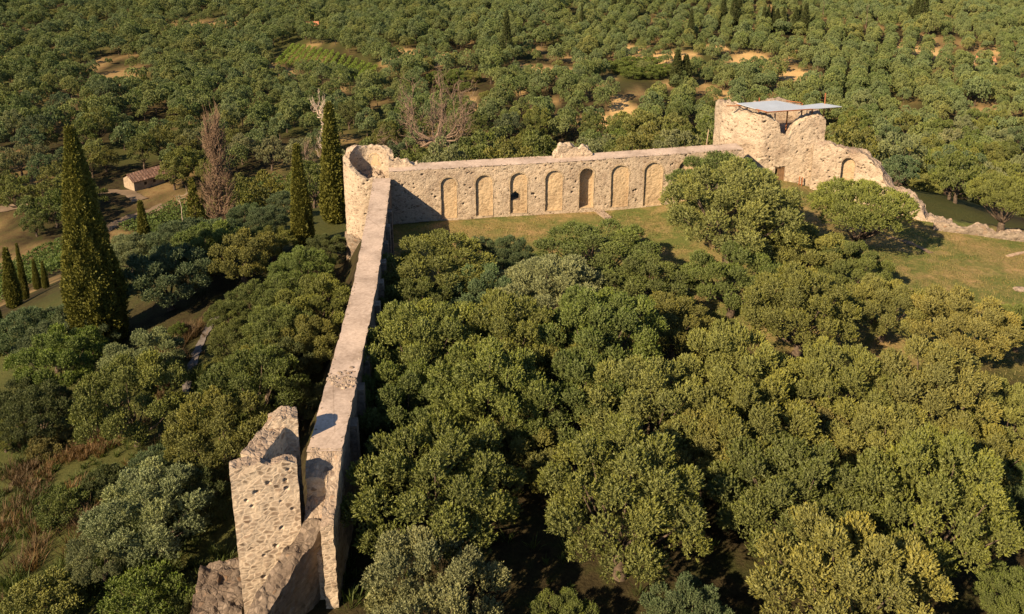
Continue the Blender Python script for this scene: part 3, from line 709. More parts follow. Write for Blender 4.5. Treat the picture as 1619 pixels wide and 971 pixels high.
part('rear_wall', m.mesh('right_tower_rear', [M['rubble'], M['ruin_top']], loc), rt)
fl = MB(); fl.add([(A_[0] + .6, 85.5, 5.6), (D_[0] - .6, 83, 5.6), (D_[0] - .8, 89, 5.6), (A_[0] + .8, 89, 5.6)], [(0, 1, 2, 3)]); part('inner_floor', fl.mesh('right_floor', [M['ruin_top']], loc), rt)
db = MB(); y0, y1 = 82.35, 83.6
xl, xr = frame_pt(RFR, dsx[0], 0, 0)[0], frame_pt(RFR, dsx[1], 0, 0)[0]
P = np.array([[(xl, y0, dz[0]), (xl, y0, dz[1]), (xr, y0, dz[1]), (xr, y0, dz[0])], [(xl, y1, dz[0]), (xl, y1, dz[1]), (xr, y1, dz[1]), (xr, y1, dz[0])]]); db.grid(P, flip=False)
db.add([(xl, y1, dz[0]), (xr, y1, dz[0]), (xr, y1, dz[1]), (xl, y1, dz[1])], [(0, 1, 2, 3)])
drp = part('doorway', db.mesh('doorway', [M['grey_rubble']], loc), rt)
lf = MB(); lf.box((xl + .32, 82.62, dz[0]), (xr - .02, 82.68, dz[1] - .3)); lf.box((xl, 82.5, dz[1] - .3), (xr, 82.66, dz[1] - .18)); lf.box((xl, 82.5, dz[0]), (xl + .09, 82.66, dz[1] - .3)); lf.box((xr - .09, 82.5, dz[0]), (xr, 82.62, dz[1] - .3))
for k in range(4): lf.box((xl + .36 + .2 * k, 82.6, dz[0] + .1), (xl + .36 + .2 * k + .14, 82.625, dz[1] - .35))
part('door', lf.mesh('wooden_door', [M['dark_wood']], loc), rt)
# leaning iron posts beside the door
for (x0, yb_, x1, yt_) in ((1262, 304, 1264.5, 279), (1266, 304, 1269, 280)):
    a = at_y(x0, yb_, 81.6); b = at_y(x1, yt_, 81.95); pm = MB(); pm.tube([a - (0, 0, .3), (a + b) / 2, b], .06, 6)
    o = part('iron_post', pm.mesh('iron_post', [M['rust']], a)); o.location = a
    tag(o, 'rusty iron post leaning on the square tower, %s the doorway' % ('nearer to' if x0 < 1264 else 'farther from'), 'post', 'iron posts by the tower door')

# metal shelter roof over the tower
ZR = 8.75
rp = [at(1164.6, 163.3, ZR + .1), at(1226.9, 158.8, ZR + .15), at(1267, 166.9, ZR), at(1299.4, 163.0, ZR + .1), at(1331, 168.3, ZR), at(1262, 173.5, ZR - .1), at(1211, 176.5, ZR - .15)]
rloc = (rp[6][0], rp[6][1], 7.0)
ro = thing('shelter_roof', 'grey metal sheet shelter on rusty posts over the square tower', 'roof', rloc)
def slab(idx):
    b = MB(); T_ = np.array([rp[i] for i in idx]); Bt = T_ - (0, 0, .06); n = len(idx)
    b.add(np.concatenate([T_, Bt]), [(i, (i + 1) % n, n + (i + 1) % n, n + i) for i in range(n)])
    tri = [(0, i, i + 1) for i in range(1, n - 1)]
    b.T.append(np.array([(c, b_, a_) for a_, b_, c in tri] + [(a_ + n, b_ + n, c + n) for a_, b_, c in tri])); b.tm.append(np.zeros(2 * (n - 2), int))
    return b
part('roof_sheet', slab([0, 1, 2, 5, 6][::1]).mesh('roof_sheet', [M['sheet']], rloc), ro)
part('roof_sheet', slab([2, 3, 4, 5]).mesh('roof_sheet_b', [M['sheet']], rloc), ro)
for (px, py, yy, z0, z1) in ((1181, 170, 84.2, 7.3, ZR), (1211, 176, 82.7, 7.2, ZR - .1), (1245, 174, 83.6, 5.6, ZR - .05), (1268, 170, 84, 5.6, ZR - .05), (1284, 172, 83.2, 7.4, ZR - .05), (1303, 171, 83.4, 7.0, 9.9), (1200, 165, 86, 5.6, ZR)):
    p = at_y(px, py, yy); b = MB(); b.tube([(p[0], yy, z0), (p[0] + .03, yy, (z0 + z1) / 2), (p[0], yy, z1)], .07, 6); part('roof_post', b.mesh('roof_post', [M['rust']], rloc), ro)
for (a, b_) in (((1149, 167.5), (1183, 167)), ((1164, 164.5), (1212, 177)), ((1211, 177.6), (1331, 169.2)), ((1243, 159.5), (1267, 162.5))):
    p, q = at(*a, ZR - .12), at(*b_, ZR - .12); b = MB(); b.tube([p, (p + q) / 2, q], .06, 5); part('roof_beam', b.mesh('roof_beam', [M['rust']], rloc), ro)
# thin pole on the wall top
p = at_y(1116.5, 232, 80.9); q = at_y(1120.5, 205, 80.9); b = MB(); b.tube([p - (0, 0, .1), (p + q) / 2, q], .045, 6)
o = part('metal_pole', b.mesh('metal_pole', [M['pole']], p)); o.location = p; tag(o, 'thin bare pole on the arcaded wall just left of the square tower', 'pole')

# --- sloping ruined wall right of the square tower
wpx = [(1290, 300), (1340, 300), (1420, 318), (1480, 350)]
wp = [(D_[0] - 1.0, 82.4), (D_[0] + 2.4, 81.6), (D_[0] + 5.2, 79.6), (D_[0] + 7.6, 76.4), (40.6, 75.2)]
wL = np.r_[0, np.cumsum([np.linalg.norm(np.array(wp[i + 1]) - np.array(wp[i])) for i in range(4)])]
def spx(px):
    xs = [proj(np.array([p[0], p[1], 4.0]))[0] for p in wp]; return float(np.interp(px, xs, wL))
def ypx(px):
    xs = [proj(np.array([p[0], p[1], 4.0]))[0] for p in wp]; return float(np.interp(px, xs, [p[1] for p in wp]))
stp = [(spx(px), zy(py, ypx(px), px)) for px, py in [(1290, 228), (1308, 226), (1322, 231), (1340, 234), (1352, 237), (1370, 243), (1382, 254), (1396, 266), (1405, 280), (1413, 295), (1432, 303), (1450, 312), (1466, 329), (1477, 344)]]
sn0, sn1 = spx(1330), spx(1357); nz0, nz1 = zy(292, 81, 1343), zy(248, 81, 1343); nw_ = (sn1 - sn0)
def sl_keep(side, s, z): return ~((side < 0) & in_arch(s - (sn0 + sn1) / 2, z, nw_, nz0, nz1 - nw_ / 2))
hr = np.random.default_rng(18)
m, _, SFR = masonry(wp, 1.5, lambda s: np.full(len(s), -2.0), stp, .08, .3, .05, keep=sl_keep, holes=[(hr.uniform(0, 8), hr.uniform(1, 5), -1, .08) for _ in range(25)], seed=91, jagw=1.0)
loc = (wp[1][0], wp[1][1], .6)
sw_ = thing('ruined_wall', 'ruined stone wall descending in broken steps from the square tower to the lawn edge', 'wall', loc)
part('wall_body', m.mesh('ruined_wall_body', [M['rubble'], M['ruin_top']], loc), sw_)
nb = MB(); o = arch_outline(nw_, nz0, nz1 - nw_ / 2); sc_ = (sn0 + sn1) / 2
P = np.stack([frame_pt(SFR, sc_ + o[:, 0], -.78, o[:, 1]), frame_pt(SFR, sc_ + o[:, 0], -.3, o[:, 1]), frame_pt(SFR, sc_ + o[:, 0] * 0, -.3, o[:, 1])], 1); nb.grid(P, flip=True)
part('niche', nb.mesh('ruin_niche', [M['niche']], loc), sw_)

# low rubble wall along the lawn edge
lp = [at(px, py, .5)[:2] for px, py in ((1478, 348), (1510, 353), (1545, 357), (1585, 363), (1640, 371), (1720, 382))]
LPS = np.r_[0, np.cumsum([np.linalg.norm(lp[i + 1] - lp[i]) for i in range(len(lp) - 1)])]
m, _, _ = masonry([tuple(p) for p in lp], .9, lambda s: np.full(len(s), -1.5), lambda s: hgt(np.interp(s, LPS, [p[0] for p in lp]), np.interp(s, LPS, [p[1] for p in lp])) + .62 + .15 * np.sin(s * 2.1), .1, .3, .08, seed=95, jagw=.8)
loc = (lp[0][0], lp[0][1], .5); o = part('rubble_wall', m.mesh('rubble_wall', [M['grey_rubble'], M['ruin_top']], loc)); o.location = loc
tag(o, 'low collapsed dry stone wall along the right edge of the lawn', 'wall')

# slab in front of the deepest niche, stones and plank on the lawn
def slab_thing(name, label, cat, px0, px1, wid, hz, mat, group=None):
    a, _ = ground(*px0); b_, _ = ground(*px1); d = (b_ - a); L_ = np.linalg.norm(d[:2]); d = d / np.linalg.norm(d); n = np.array([-d[1], d[0], 0])
    nn = max(3, int(L_ / .15)); t = np.linspace(0, L_, nn)[:, None, None]; w = np.linspace(-.5, .5, 5)[None, :, None] * wid
    P = a + d * t + n * w; P[..., 2] = hgt(P[..., 0], P[..., 1]) + hz
    P = rough(P.reshape(-1, 3), hz * .35, 13).reshape(P.shape); b = MB(); b.grid(P)
    i = np.arange(nn * 5).reshape(nn, 5); ring = np.r_[i[0], i[1:, -1], i[-1, :-1][::-1], i[1:-1, 0][::-1]]; Pr = P.reshape(-1, 3)[ring]; Pd = Pr - (0, 0, hz + .12); Q = np.stack([np.r_[Pr, Pr[:1]], np.r_[Pd, Pd[:1]]], 1); b.grid(Q)
    o = part(name, b.mesh(name, [M[mat]], a)); o.location = a; return tag(o, label, cat, group)
slab_thing('stone_slab', 'flat stone slab leading out onto the lawn from the deepest niche', 'slab', (942, 331), (961, 346), .75, .16, 'ruin_top')
slab_thing('wooden_plank', 'pale wooden plank lying on the lawn near the right edge', 'plank', (1592, 406), (1622, 399), .3, .08, 'pole')
for k, (px, py, r, l) in enumerate([(1612, 459, .45, 'flat grey stone half sunk in the lawn at the right edge'), (1575, 505, .35, 'small pale stone on the lawn just above the right olives'), (617, 411, .25, 'small pale stone on the ground beside the curtain wall below the niches'), (632, 413, .3, 'pale stone block at the left tip of the near olive grove'), (608, 505, .22, 'small whitish stone in the shade under the curtain wall')]):
    p, _ = ground(px, py); b = MB(); boulder(b, p + (0, 0, .05), r, 70 + k, .5); o = part('loose_stone', b.mesh('loose_stone', [M['ruin_top']], p)); o.location = p; tag(o, l, 'stone', 'loose stones on the castle ground')

# ------------------------------------------------------------------ foliage
def unit(v): return v / (np.linalg.norm(v, axis=-1, keepdims=True) + 1e-9)
def leaves(r, C, D, ln, wd_, per, spl, tint, spread=.75, N=None, nj=.55):
    """sprays at C pointing D; each carries `per` leaves of length ln"""
    n = len(C); t = r.uniform(0, 1, (n, per, 1)) * spl * r.uniform(.6, 1.25, (n, 1, 1))
    base = C[:, None] + D[:, None] * t
    ld = unit(D[:, None] + spread * r.normal(0, 1, (n, per, 3)))
    nn_ = r.normal(0, 1, (n, per, 3)) if N is None else N[:, None] + nj * r.normal(0, 1, (n, per, 3))
    sd = unit(np.cross(nn_, ld))
    L_ = ln * r.uniform(.7, 1.3, (n, per, 1)); W_ = wd_ * r.uniform(.7, 1.3, (n, per, 1))
    V = np.stack([base, base + ld * L_ * .5 + sd * W_ * .5, base + ld * L_, base + ld * L_ * .5 - sd * W_ * .5], 2).reshape(-1, 3)
    F = np.arange(len(V)).reshape(-1, 4)
    tt = np.repeat((tint[:, None] + r.normal(0, .13, (n, per))).ravel(), 4)
    return V, F, np.clip(tt, 0, 1)
def olive_crown(seed, D=8.0, H=6.4, nl=26, nspray=2600, per=11, ln=.2, wd_=.065, spl=.42, low=.24, sep=.22, lr=(.071, .096), nj=.5, nb=(.9, .3), inner=.12, elong=1.3):
    r = np.random.default_rng(seed)
    # lobes on and inside the crown ellipsoid
    cz = H * (low + 1) / 2; rz = H * (1 - low) / 2; rx = D / 2
    Cn = []; tries = 0
    while len(Cn) < nl and tries < 4000:
        tries += 1
        d = unit(r.normal(0, 1, 3))
        if d[2] < -.6: continue
        k = r.uniform(.74, .95) if tries % 6 else r.uniform(.2, .5); c = d * k * np.array([rx, rx, rz])
        if all(np.linalg.norm((c - q) * np.array([1, 1, 1.2])) > D * sep for q in Cn): Cn.append(c)
    Cn = np.array(Cn); rad = D * r.uniform(*lr, len(Cn))
    Cn = Cn + [0, 0, cz]
    w = rad ** 2; k = r.choice(len(Cn), nspray, p=w / w.sum())
    d = unit(r.normal(0, 1, (nspray, 3)) + .55 * unit(Cn[k] - np.array([0, 0, cz * .7])))
   
    sh = np.where(r.uniform(0, 1, nspray) > inner, r.uniform(.82, 1.02, nspray), r.uniform(.3, .8, nspray))
    d[:, 2] = np.where(d[:, 2] < -.25, -d[:, 2], d[:, 2])
    od = unit(Cn - np.array([0, 0, cz - rz * .5]))[k]; ee = d * (rad[k] * sh)[:, None]; C = Cn[k] + ee + od * ((ee * od).sum(1)[:, None] * (elong - 1))
    out = unit(C - np.array([0, 0, cz - rz * .4]))
    Dd = unit(d * .7 + out * .3 + np.array([0, 0, .75]) + .17 * r.normal(0, 1, (nspray, 3)))
    lobet = r.normal(.5, .16, len(Cn))
    tint = lobet[k] + r.normal(0, .08, nspray)
    V, F, T = leaves(r, C, Dd, ln, wd_, per, spl, tint, .42, unit(d * nb[0] + out * nb[1]), nj)
    return V, F, T, Cn, rad
def olive_trunk(seed, Cn, H, rt=.28, m=None):
    r = np.random.default_rng(seed + 100); b = MB()
    fork = np.array([r.normal(0, .12), r.normal(0, .12), H * .24])
    t = np.linspace(0, 1, 6)[:, None]; P = t * fork + .06 * r.normal(0, 1, (6, 3)) * [1, 1, 0]; P[0] = (0, 0, -.6)
    b.tube(P, np.linspace(rt * 1.45, rt * .95, 6), 8)
    for c in Cn[r.permutation(len(Cn))[:11]]:
        mid = fork * .5 + c * .5 + np.array([0, 0, -.12 * H]) + r.normal(0, .15, 3)
        q = np.linspace(0, 1, 6)[:, None]; P = (1 - q) ** 2 * fork + 2 * q * (1 - q) * mid + q * q * c
        b.tube(P, np.linspace(rt * .5, rt * .09, 6), 5)
    return b
NEAR, MID, FAR = [], [], []
def variant(seed, **kw):
    V, F, T, Cn, rad = olive_crown(seed, **kw)
    return V, F, T, Cn
for k in range(7):
    D_k = [8, 8, 8, 8, 8, 8, 8][k]; H_k = [6.2, 6.8, 5.8, 7.2, 6.4, 6.0, 7.0][k]
    V, F, T, Cn = variant(200 + k, D=D_k, H=H_k, nl=[46, 54, 42, 58, 48, 40, 54][k], sep=[.2, .188, .21, .185, .2, .215, .19][k], nspray=5800, per=15, ln=.155, wd_=.06, spl=.46)
    NEAR.append((make_mesh('olive_crown', V, [F], M['leaf'], attrs={'tint': T}), olive_trunk(200 + k, Cn, H_k).mesh('olive_trunk', [M['bark']], smooth=True), H_k))
LAWN = []
for k in range(2):
    V, F, T, Cn = variant(250 + k, D=8, H=6.6, nl=50, nspray=5600, per=13, ln=.16, wd_=.064, spl=.32, low=.54, sep=.165, lr=(.09, .115))
    LAWN.append((make_mesh('lawn_olive_crown', V, [F], M['leaf'], attrs={'tint': T}), olive_trunk(250 + k, Cn, 6.4, .36).mesh('lawn_olive_trunk', [M['bark']], smooth=True), 6.4))
for k in range(5):
    H_k = [7.4, 8.0, 6.9, 7.6, 8.2][k]
    V, F, T, Cn = variant(300 + k, D=8, H=H_k, nl=[20, 24, 18, 22, 26][k], nspray=1500, per=7, ln=.32, wd_=.16, spl=.32, low=.17, sep=.27, lr=(.105, .14), nj=.35, nb=(.8, .5))
    MID.append((make_mesh('olive_crown_mid', V, [F], M['leaf'], attrs={'tint': T}), olive_trunk(300 + k, Cn, H_k).mesh('olive_trunk_mid', [M['bark']]), H_k))
FARC = bpy.data.collections.new('far_olive_sources')
for k in range(5):
    H_k = [8.0, 8.6, 7.5, 8.2, 8.0][k]
    V, F, T, Cn = variant(400 + k, D=8, H=H_k, nl=[11, 13, 9, 12, 10][k], nspray=800, per=6, ln=.46, wd_=.3, spl=.28, low=.14, sep=.3, lr=(.19, .24), nj=.22, nb=(.55, .85), inner=.05, elong=1.1)
    tb = MB(); tb.tube([(0, 0, -1), (0, 0, 1), (.1, 0, 2.2)], [.35, .28, .2], 5); tv = np.concatenate(tb.V)
    nV = len(V); Fq = [np.concatenate([F, tb.Q[0] + nV])]
    me = make_mesh('far_olive', np.concatenate([V, tv]), Fq, [M['leaf_far'], M['bark']], np.r_[np.zeros(len(F)), np.ones(len(tb.Q[0]))], {'tint': np.r_[T, np.zeros(len(tv))]})
    FARC.objects.link(bpy.data.objects.new('olive_source_%d' % k, me))

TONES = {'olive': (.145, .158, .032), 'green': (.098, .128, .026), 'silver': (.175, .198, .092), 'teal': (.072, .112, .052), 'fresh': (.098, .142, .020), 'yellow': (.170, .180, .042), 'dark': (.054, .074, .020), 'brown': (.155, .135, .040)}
tr = np.random.default_rng(77)
def place_tree(var, base, D, rz, tone, label, group, cat='olive tree', name='olive_tree', zs=1.0):
    o = thing(name, label, cat, tuple(base), rz, group); k = D / 8.0; o.scale = (k, k * tr.uniform(.92, 1.06), k * zs)
    part('trunk', var[1], o); c = part('crown', var[0], o)
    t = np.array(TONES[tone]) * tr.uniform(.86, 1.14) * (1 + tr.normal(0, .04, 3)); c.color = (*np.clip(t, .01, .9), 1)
    return o
def put(px, py, wpx, tone, label, group, vi=None, zs=1.0, pool=None, frac=.58, **kw):
    """px,py: middle of the crown in the photo; wpx its width"""
    D = 7.0
    vi = int(tr.integers(0, 7)) if vi is None else vi
    for _ in range(4):
        H = NEAR[vi % 7][2] * D / 8 * zs
        p, t = ground(px, py, H * frac); D = wpx * t / FPX
    base = np.array([p[0], p[1], h1(p) - .1])
    pl = pool or (NEAR if t < 105 else MID)
    return place_tree(pl[vi % len(pl)], base, D, tr.uniform(0, 6.28), tone, label, group, zs=zs, **kw)

IN = 'olive trees inside the castle walls'; OUT = 'olive trees on the slope outside the curtain wall'
near_list = [
 (1140, 292, 155, 'green', 'dark green olive behind the biggest one beside the square tower', IN, .7),
 (1158, 342, 222, 'yellow', 'biggest pale olive between the arcaded wall and the square tower door', IN, .78),
 (1361, 326, 144, 'olive', 'round lone olive with a bare trunk in front of the ruined descending wall', IN, .86),
 (1590, 318, 105, 'olive', 'lone olive with a forked trunk beside the low collapsed wall at the right edge', IN, .95),
 (1160, 448, 150, 'green', 'bushy green olive just below the biggest pale olive', IN),
 (1268, 405, 135, 'olive', 'olive left of the lone round lawn olive at the upper end of its row', IN),
 (1345, 428, 110, 'green', 'small green olive at the lawn edge below the lone round olive', IN),
 (1262, 497, 165, 'olive', 'broad olive in the middle of the row bordering the right lawn', IN),
 (1400, 490, 125, 'yellow', 'yellowish olive bordering the lower left edge of the right lawn', IN),
 (1520, 520, 150, 'yellow', 'spreading pale olive at the lower tip of the right lawn', IN),
 (1612, 520, 85, 'green', 'green olive cut by the right edge below the lawn stones', IN),
 (690, 428, 170, 'olive', 'rounded olive at the upper left corner of the grove next to the curtain wall', IN, .74),
 (752, 398, 55, 'teal', 'small dark bluish shrubby olive at the top of the grove against the lawn', IN),
 (805, 408, 75, 'teal', 'dark low olive in the dip at the top edge of the grove', IN),
 (945, 405, 180, 'green', 'wide green olive at the top edge of the grove below the stone slab', IN, .55),
 (870, 466, 165, 'silver', 'silvery olive in the upper middle of the grove', IN, .72),
 (765, 470, 120, 'teal', 'bluish olive between the corner olive and the silvery one', IN),
 (1020, 462, 150, 'green', 'green olive at the upper right of the grove above the dark gap', IN, .72),
 (1060, 520, 130, 'olive', 'olive on the right flank of the grove beside the dark gap', IN),
 (950, 540, 185, 'green', 'bright green olive in the centre of the grove', IN),
 (800, 545, 165, 'olive', 'dome shaped olive left of the grove centre', IN),
 (672, 560, 190, 'olive', 'large olive beside the bend of the curtain wall', IN),
 (1155, 606, 190, 'yellow', 'large pale olive below the row bordering the lawn', IN),
 (1330, 628, 172, 'olive', 'brownish olive right of the large pale one in the lower grove', IN),
 (1470, 632, 175, 'yellow', 'pale olive in the lower grove below the tip of the lawn', IN),
 (1595, 668, 135, 'yellow', 'pale olive at the right edge in the middle of the lower grove', IN),
 (770, 640, 190, 'olive', 'tall olive with a reddish bare branch in the middle of the grove', IN),
 (640, 655, 165, 'green', 'green olive brushing the curtain wall just above its broken end', IN),
 (900, 650, 180, 'green', 'dense olive under the bright green central one', IN),
 (1020, 660, 210, 'yellow', 'broad golden olive in the right centre of the grove', IN),
 (1185, 690, 200, 'olive', 'olive below the large pale one near the brown bare twigs', IN),
 (1405, 715, 175, 'yellow', 'rounded straw coloured olive right of the bare twigs', IN),
 (1540, 735, 165, 'olive', 'olive second from the right edge in the lower grove', IN),
 (690, 785, 255, 'green', 'largest green olive beside the broken end of the curtain wall', IN),
 (985, 800, 255, 'olive', 'large olive at the bottom centre above the open dark ground', IN),
 (1250, 800, 240, 'green', 'dark based olive at the bottom right above the lone front crown', IN),
 (1475, 810, 235, 'olive', 'dark olive filling the lower right corner of the grove', IN),
 (1110, 730, 150, 'yellow', 'golden olive between the two large bottom ones', IN),
 (820, 720, 150, 'olive', 'small olive right of the largest green one', IN),
 (545, 760, 58, 'green', 'small sprig of an olive overlapping the broken end of the curtain wall', IN),
 (1610, 800, 150, 'dark', 'shaded olive on the right edge of the lower grove', IN),
 (682, 955, 215, 'silver', 'grey green olive cut by the bottom edge left of centre', IN),
 (1085, 985, 140, 'teal', 'bluish olive top just showing at the bottom edge right of centre', IN),
 (1340, 945, 270, 'yellow', 'bright tipped olive at the bottom edge right of centre', IN),
 (1608, 950, 120, 'green', 'olive in the bottom right corner of the picture', IN),
 (892, 990, 110, 'green', 'olive whose tip barely shows at the bottom edge in the middle', IN),
 (655, 492, 115, 'green', 'green olive on the left flank of the grove near the round tower end', IN),
 (612, 600, 100, 'green', 'small green olive touching the middle of the curtain wall', IN),
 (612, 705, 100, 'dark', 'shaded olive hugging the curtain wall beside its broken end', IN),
 (880, 580, 140, 'olive', 'small dull olive squeezed between the grove centre crowns', IN),
 (1290, 700, 130, 'brown', 'brownish olive above the reddish bare twigs', IN),
 # outside, left
 (330, 398, 108, 'green', 'green olive at the foot of the short cypresses', OUT),
 (300, 432, 95, 'green', 'olive between the round yellowish one and the dark bluish one', OUT),
 (450, 475, 90, 'green', 'bright green olive left of the grey leaning olive', OUT),
 (378, 548, 90, 'green', 'bushy green olive right of the top of the stony path', OUT),
 (485, 548, 100, 'olive', 'olive pressed against the outer face of the curtain wall at its middle', OUT),
 (420, 590, 100, 'olive', 'olive in the middle of the strip between path and curtain wall', OUT),
 (150, 528, 80, 'teal', 'bluish low olive right behind the base of the tallest cypress', OUT),
 (85, 548, 90, 'teal', 'bluish olive below the left twin cypresses', OUT),
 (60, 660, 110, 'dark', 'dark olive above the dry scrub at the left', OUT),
 (420, 350, 60, 'teal', 'bluish olive right of the bare brown tree', OUT),
 (450, 325, 55, 'teal', 'bluish olive below the small vineyard left of the slim cypress', OUT),
 (390, 345, 55, 'teal', 'dusky olive touching the right side of the bare brown tree', OUT),
 (384, 408, 108, 'olive', 'round yellowish olive on the slope left of the round tower', OUT),
 (478, 432, 95, 'green', 'green bush like olive at the foot of the slim cypress by the round tower', OUT),
 (498, 492, 120, 'olive', 'grey olive leaning to the curtain wall below the round tower', OUT),
 (400, 478, 75, 'green', 'small green olive above the stony path', OUT),
 (358, 500, 62, 'green', 'small bright olive at the top end of the stony path', OUT),
 (265, 440, 130, 'teal', 'dark bluish olive right of the tallest cypress', OUT),
 (440, 535, 110, 'green', 'olive in the strip between the stony path and the curtain wall', OUT),
 (362, 592, 76, 'olive', 'small olive just right of the stony path', OUT),
 (400, 625, 150, 'green', 'green olive right of the path above the broken tower', OUT),
 (455, 580, 95, 'dark', 'dark shaded olive against the outer side of the curtain wall', OUT),
 (210, 640, 165, 'olive', 'large sunlit olive left of the stony path', OUT),
 (225, 575, 110, 'silver', 'silvery olive at the foot of the tallest cypress on its right', OUT),
 (350, 695, 165, 'olive', 'large pale olive just above the broken tower', OUT),
 (95, 575, 135, 'fresh', 'fresh green olive at the left foot of the tallest cypress', OUT),
 (48, 532, 100, 'teal', 'blue green olive at the left edge beside the small cypresses', OUT),
 (112, 512, 84, 'teal', 'dusky olive touching the left side of the tallest cypress', OUT),
 (30, 640, 90, 'dark', 'dark olive in shade at the left edge halfway down', OUT),
 (240, 815, 170, 'silver', 'silvery olive on the bank left of the broken tower', OUT),
 (250, 750, 95, 'teal', 'bluish olive above the silvery one left of the broken tower', OUT),
 (160, 880, 95, 'silver', 'pale grey olive low on the bank at the left', OUT),
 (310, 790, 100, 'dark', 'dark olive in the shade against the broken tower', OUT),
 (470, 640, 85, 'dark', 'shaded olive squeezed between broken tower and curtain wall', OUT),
 (5, 690, 60, 'olive', 'pale olive cut by the left edge above the dry scrub', OUT),
 (515, 395, 60, 'dark', 'dark olive in the shadow at the foot of the round tower', OUT),
 (430, 385, 70, 'olive', 'olive between the round yellowish one and the slim cypress', OUT),
 (290, 385, 95, 'teal', 'bluish olive below the pair of short cypresses', OUT),
 (345, 380, 80, 'teal', 'blue green olive under the bare brown tree', OUT),
 (205, 400, 70, 'silver', 'silvery olive right of the tallest cypress beside the lower vine rows', OUT),
]
for k, row in enumerate(near_list):
    (px, py, w, tone, lab, grp), zs_ = row[:6], (row[6] if len(row) > 6 else None)
    put(px, py, w * (1.0 if zs_ else .98 if py > 530 else 1.02), tone, lab, grp, vi=k * 3 + k // 5, pool=LAWN if 'lone ' in lab and 'trunk' in lab else None, frac=.74 if 'lone ' in lab and 'trunk' in lab else .58, zs=zs_ if zs_ else float(tr.uniform(.96, 1.18)) if py > 530 else float(tr.uniform(.85, 1.02)))

# shrubs: low leafy domes
SHR = []
for k in range(3):
    V, F, T, Cn, rad = olive_crown(500 + k, D=8, H=5.5, nl=30, nspray=2600, per=12, ln=.26, wd_=.12, spl=.45, low=-.05, sep=.22, lr=(.09, .12))
    SHR.append((make_mesh('shrub_leaves', V, [F], M['leaf'], attrs={'tint': T}), olive_trunk(500 + k, Cn, 4.0, .14).mesh('shrub_stem', [M['bark']]), 5.5))
def shrub(px, py, w, tone, label, vi=0, zs=.9, group=None):
    p, t = ground(px, py, w * 75 / FPX * .25); D = w * t / FPX; base = np.array([p[0], p[1], h1(p) - .1])
    o = thing('shrub', label, 'shrub', tuple(base), tr.uniform(0, 6.28), group); k = D / 8; o.scale = (k, k, k * zs)
    part('stem', SHR[vi % 3][1], o); c = part('leaves', SHR[vi % 3][0], o); c.color = (*TONES[tone], 1); return o
shrub(225, 940, 120, 'fresh', 'bright green leafy shrub at the bottom edge left of the stone ledge', 0)
shrub(300, 945, 60, 'green', 'green shrub tight against the stone ledge under the broken tower', 1)
shrub(65, 945, 105, 'yellow', 'yellow green shrub at the bottom left corner', 2)
shrub(430, 965, 40, 'green', 'small green plant growing on the low sloping wall at the bottom edge', 1)
shrub(282, 530, 26, 'fresh', 'light green sapling in the dark gap left of the stony path', 2, 1.4)
shrub(100, 800, 70, 'green', 'dull green bush in the dry scrub at the left', 0)
shrub(80, 700, 60, 'brown', 'brownish bush at the upper end of the dry scrub', 1)
shrub(165, 760, 60, 'dark', 'dark bush between the dry scrub and the sunlit olive', 1)
shrub(770, 156, 22, 'yellow', 'bright yellow bush on the plain above the arcaded wall', 2, .8)
for k, (px, py, w, t_, l) in enumerate([(690, 132, 34, 'fresh', 'leftmost'), (718, 130, 36, 'fresh', 'second from left'), (745, 128, 30, 'yellow', 'middle'), (832, 126, 22, 'yellow', 'lone right hand'), (700, 145, 26, 'fresh', 'lower left'), (735, 143, 24, 'green', 'lower middle')]):
    shrub(px, py, w, t_, '%s yellow green bush in the thicket beyond the bare spreading tree' % l, k, .8, 'bushes beyond the bare tree')
for k, (px, py, w, l) in enumerate([(975, 112, 34, 'leftmost'), (1000, 108, 38, 'back left'), (1000, 122, 36, 'front left'), (1027, 108, 36, 'back middle'), (1030, 122, 38, 'front middle'), (1052, 116, 32, 'rightmost')]):
    shrub(px, py, w, 'fresh', '%s bush of the bright green thicket beside the twin cypresses' % l, k, .7, 'bushes of the bright green thicket')
shrub(1010, 222, 85, 'yellow', 'straw coloured bush behind the arcaded wall right of the parapet stump', 0, .8)
shrub(1462, 296, 40, 'yellow', 'yellowish bush behind the foot of the ruined descending wall', 1)
shrub(1362, 138, 32, 'fresh', 'left one of two bright green bushes on the plain beyond the square tower', 1, .9)
shrub(1425, 147, 26, 'fresh', 'right one of two bright green bushes on the plain beyond the square tower', 2, .9)
shrub(1518, 96, 26, 'brown', 'rust coloured bush in the far clearing at the upper right', 2, .8)
shrub(278, 266, 24, 'fresh', 'bright green bush right behind the stone hut', 2, .9)

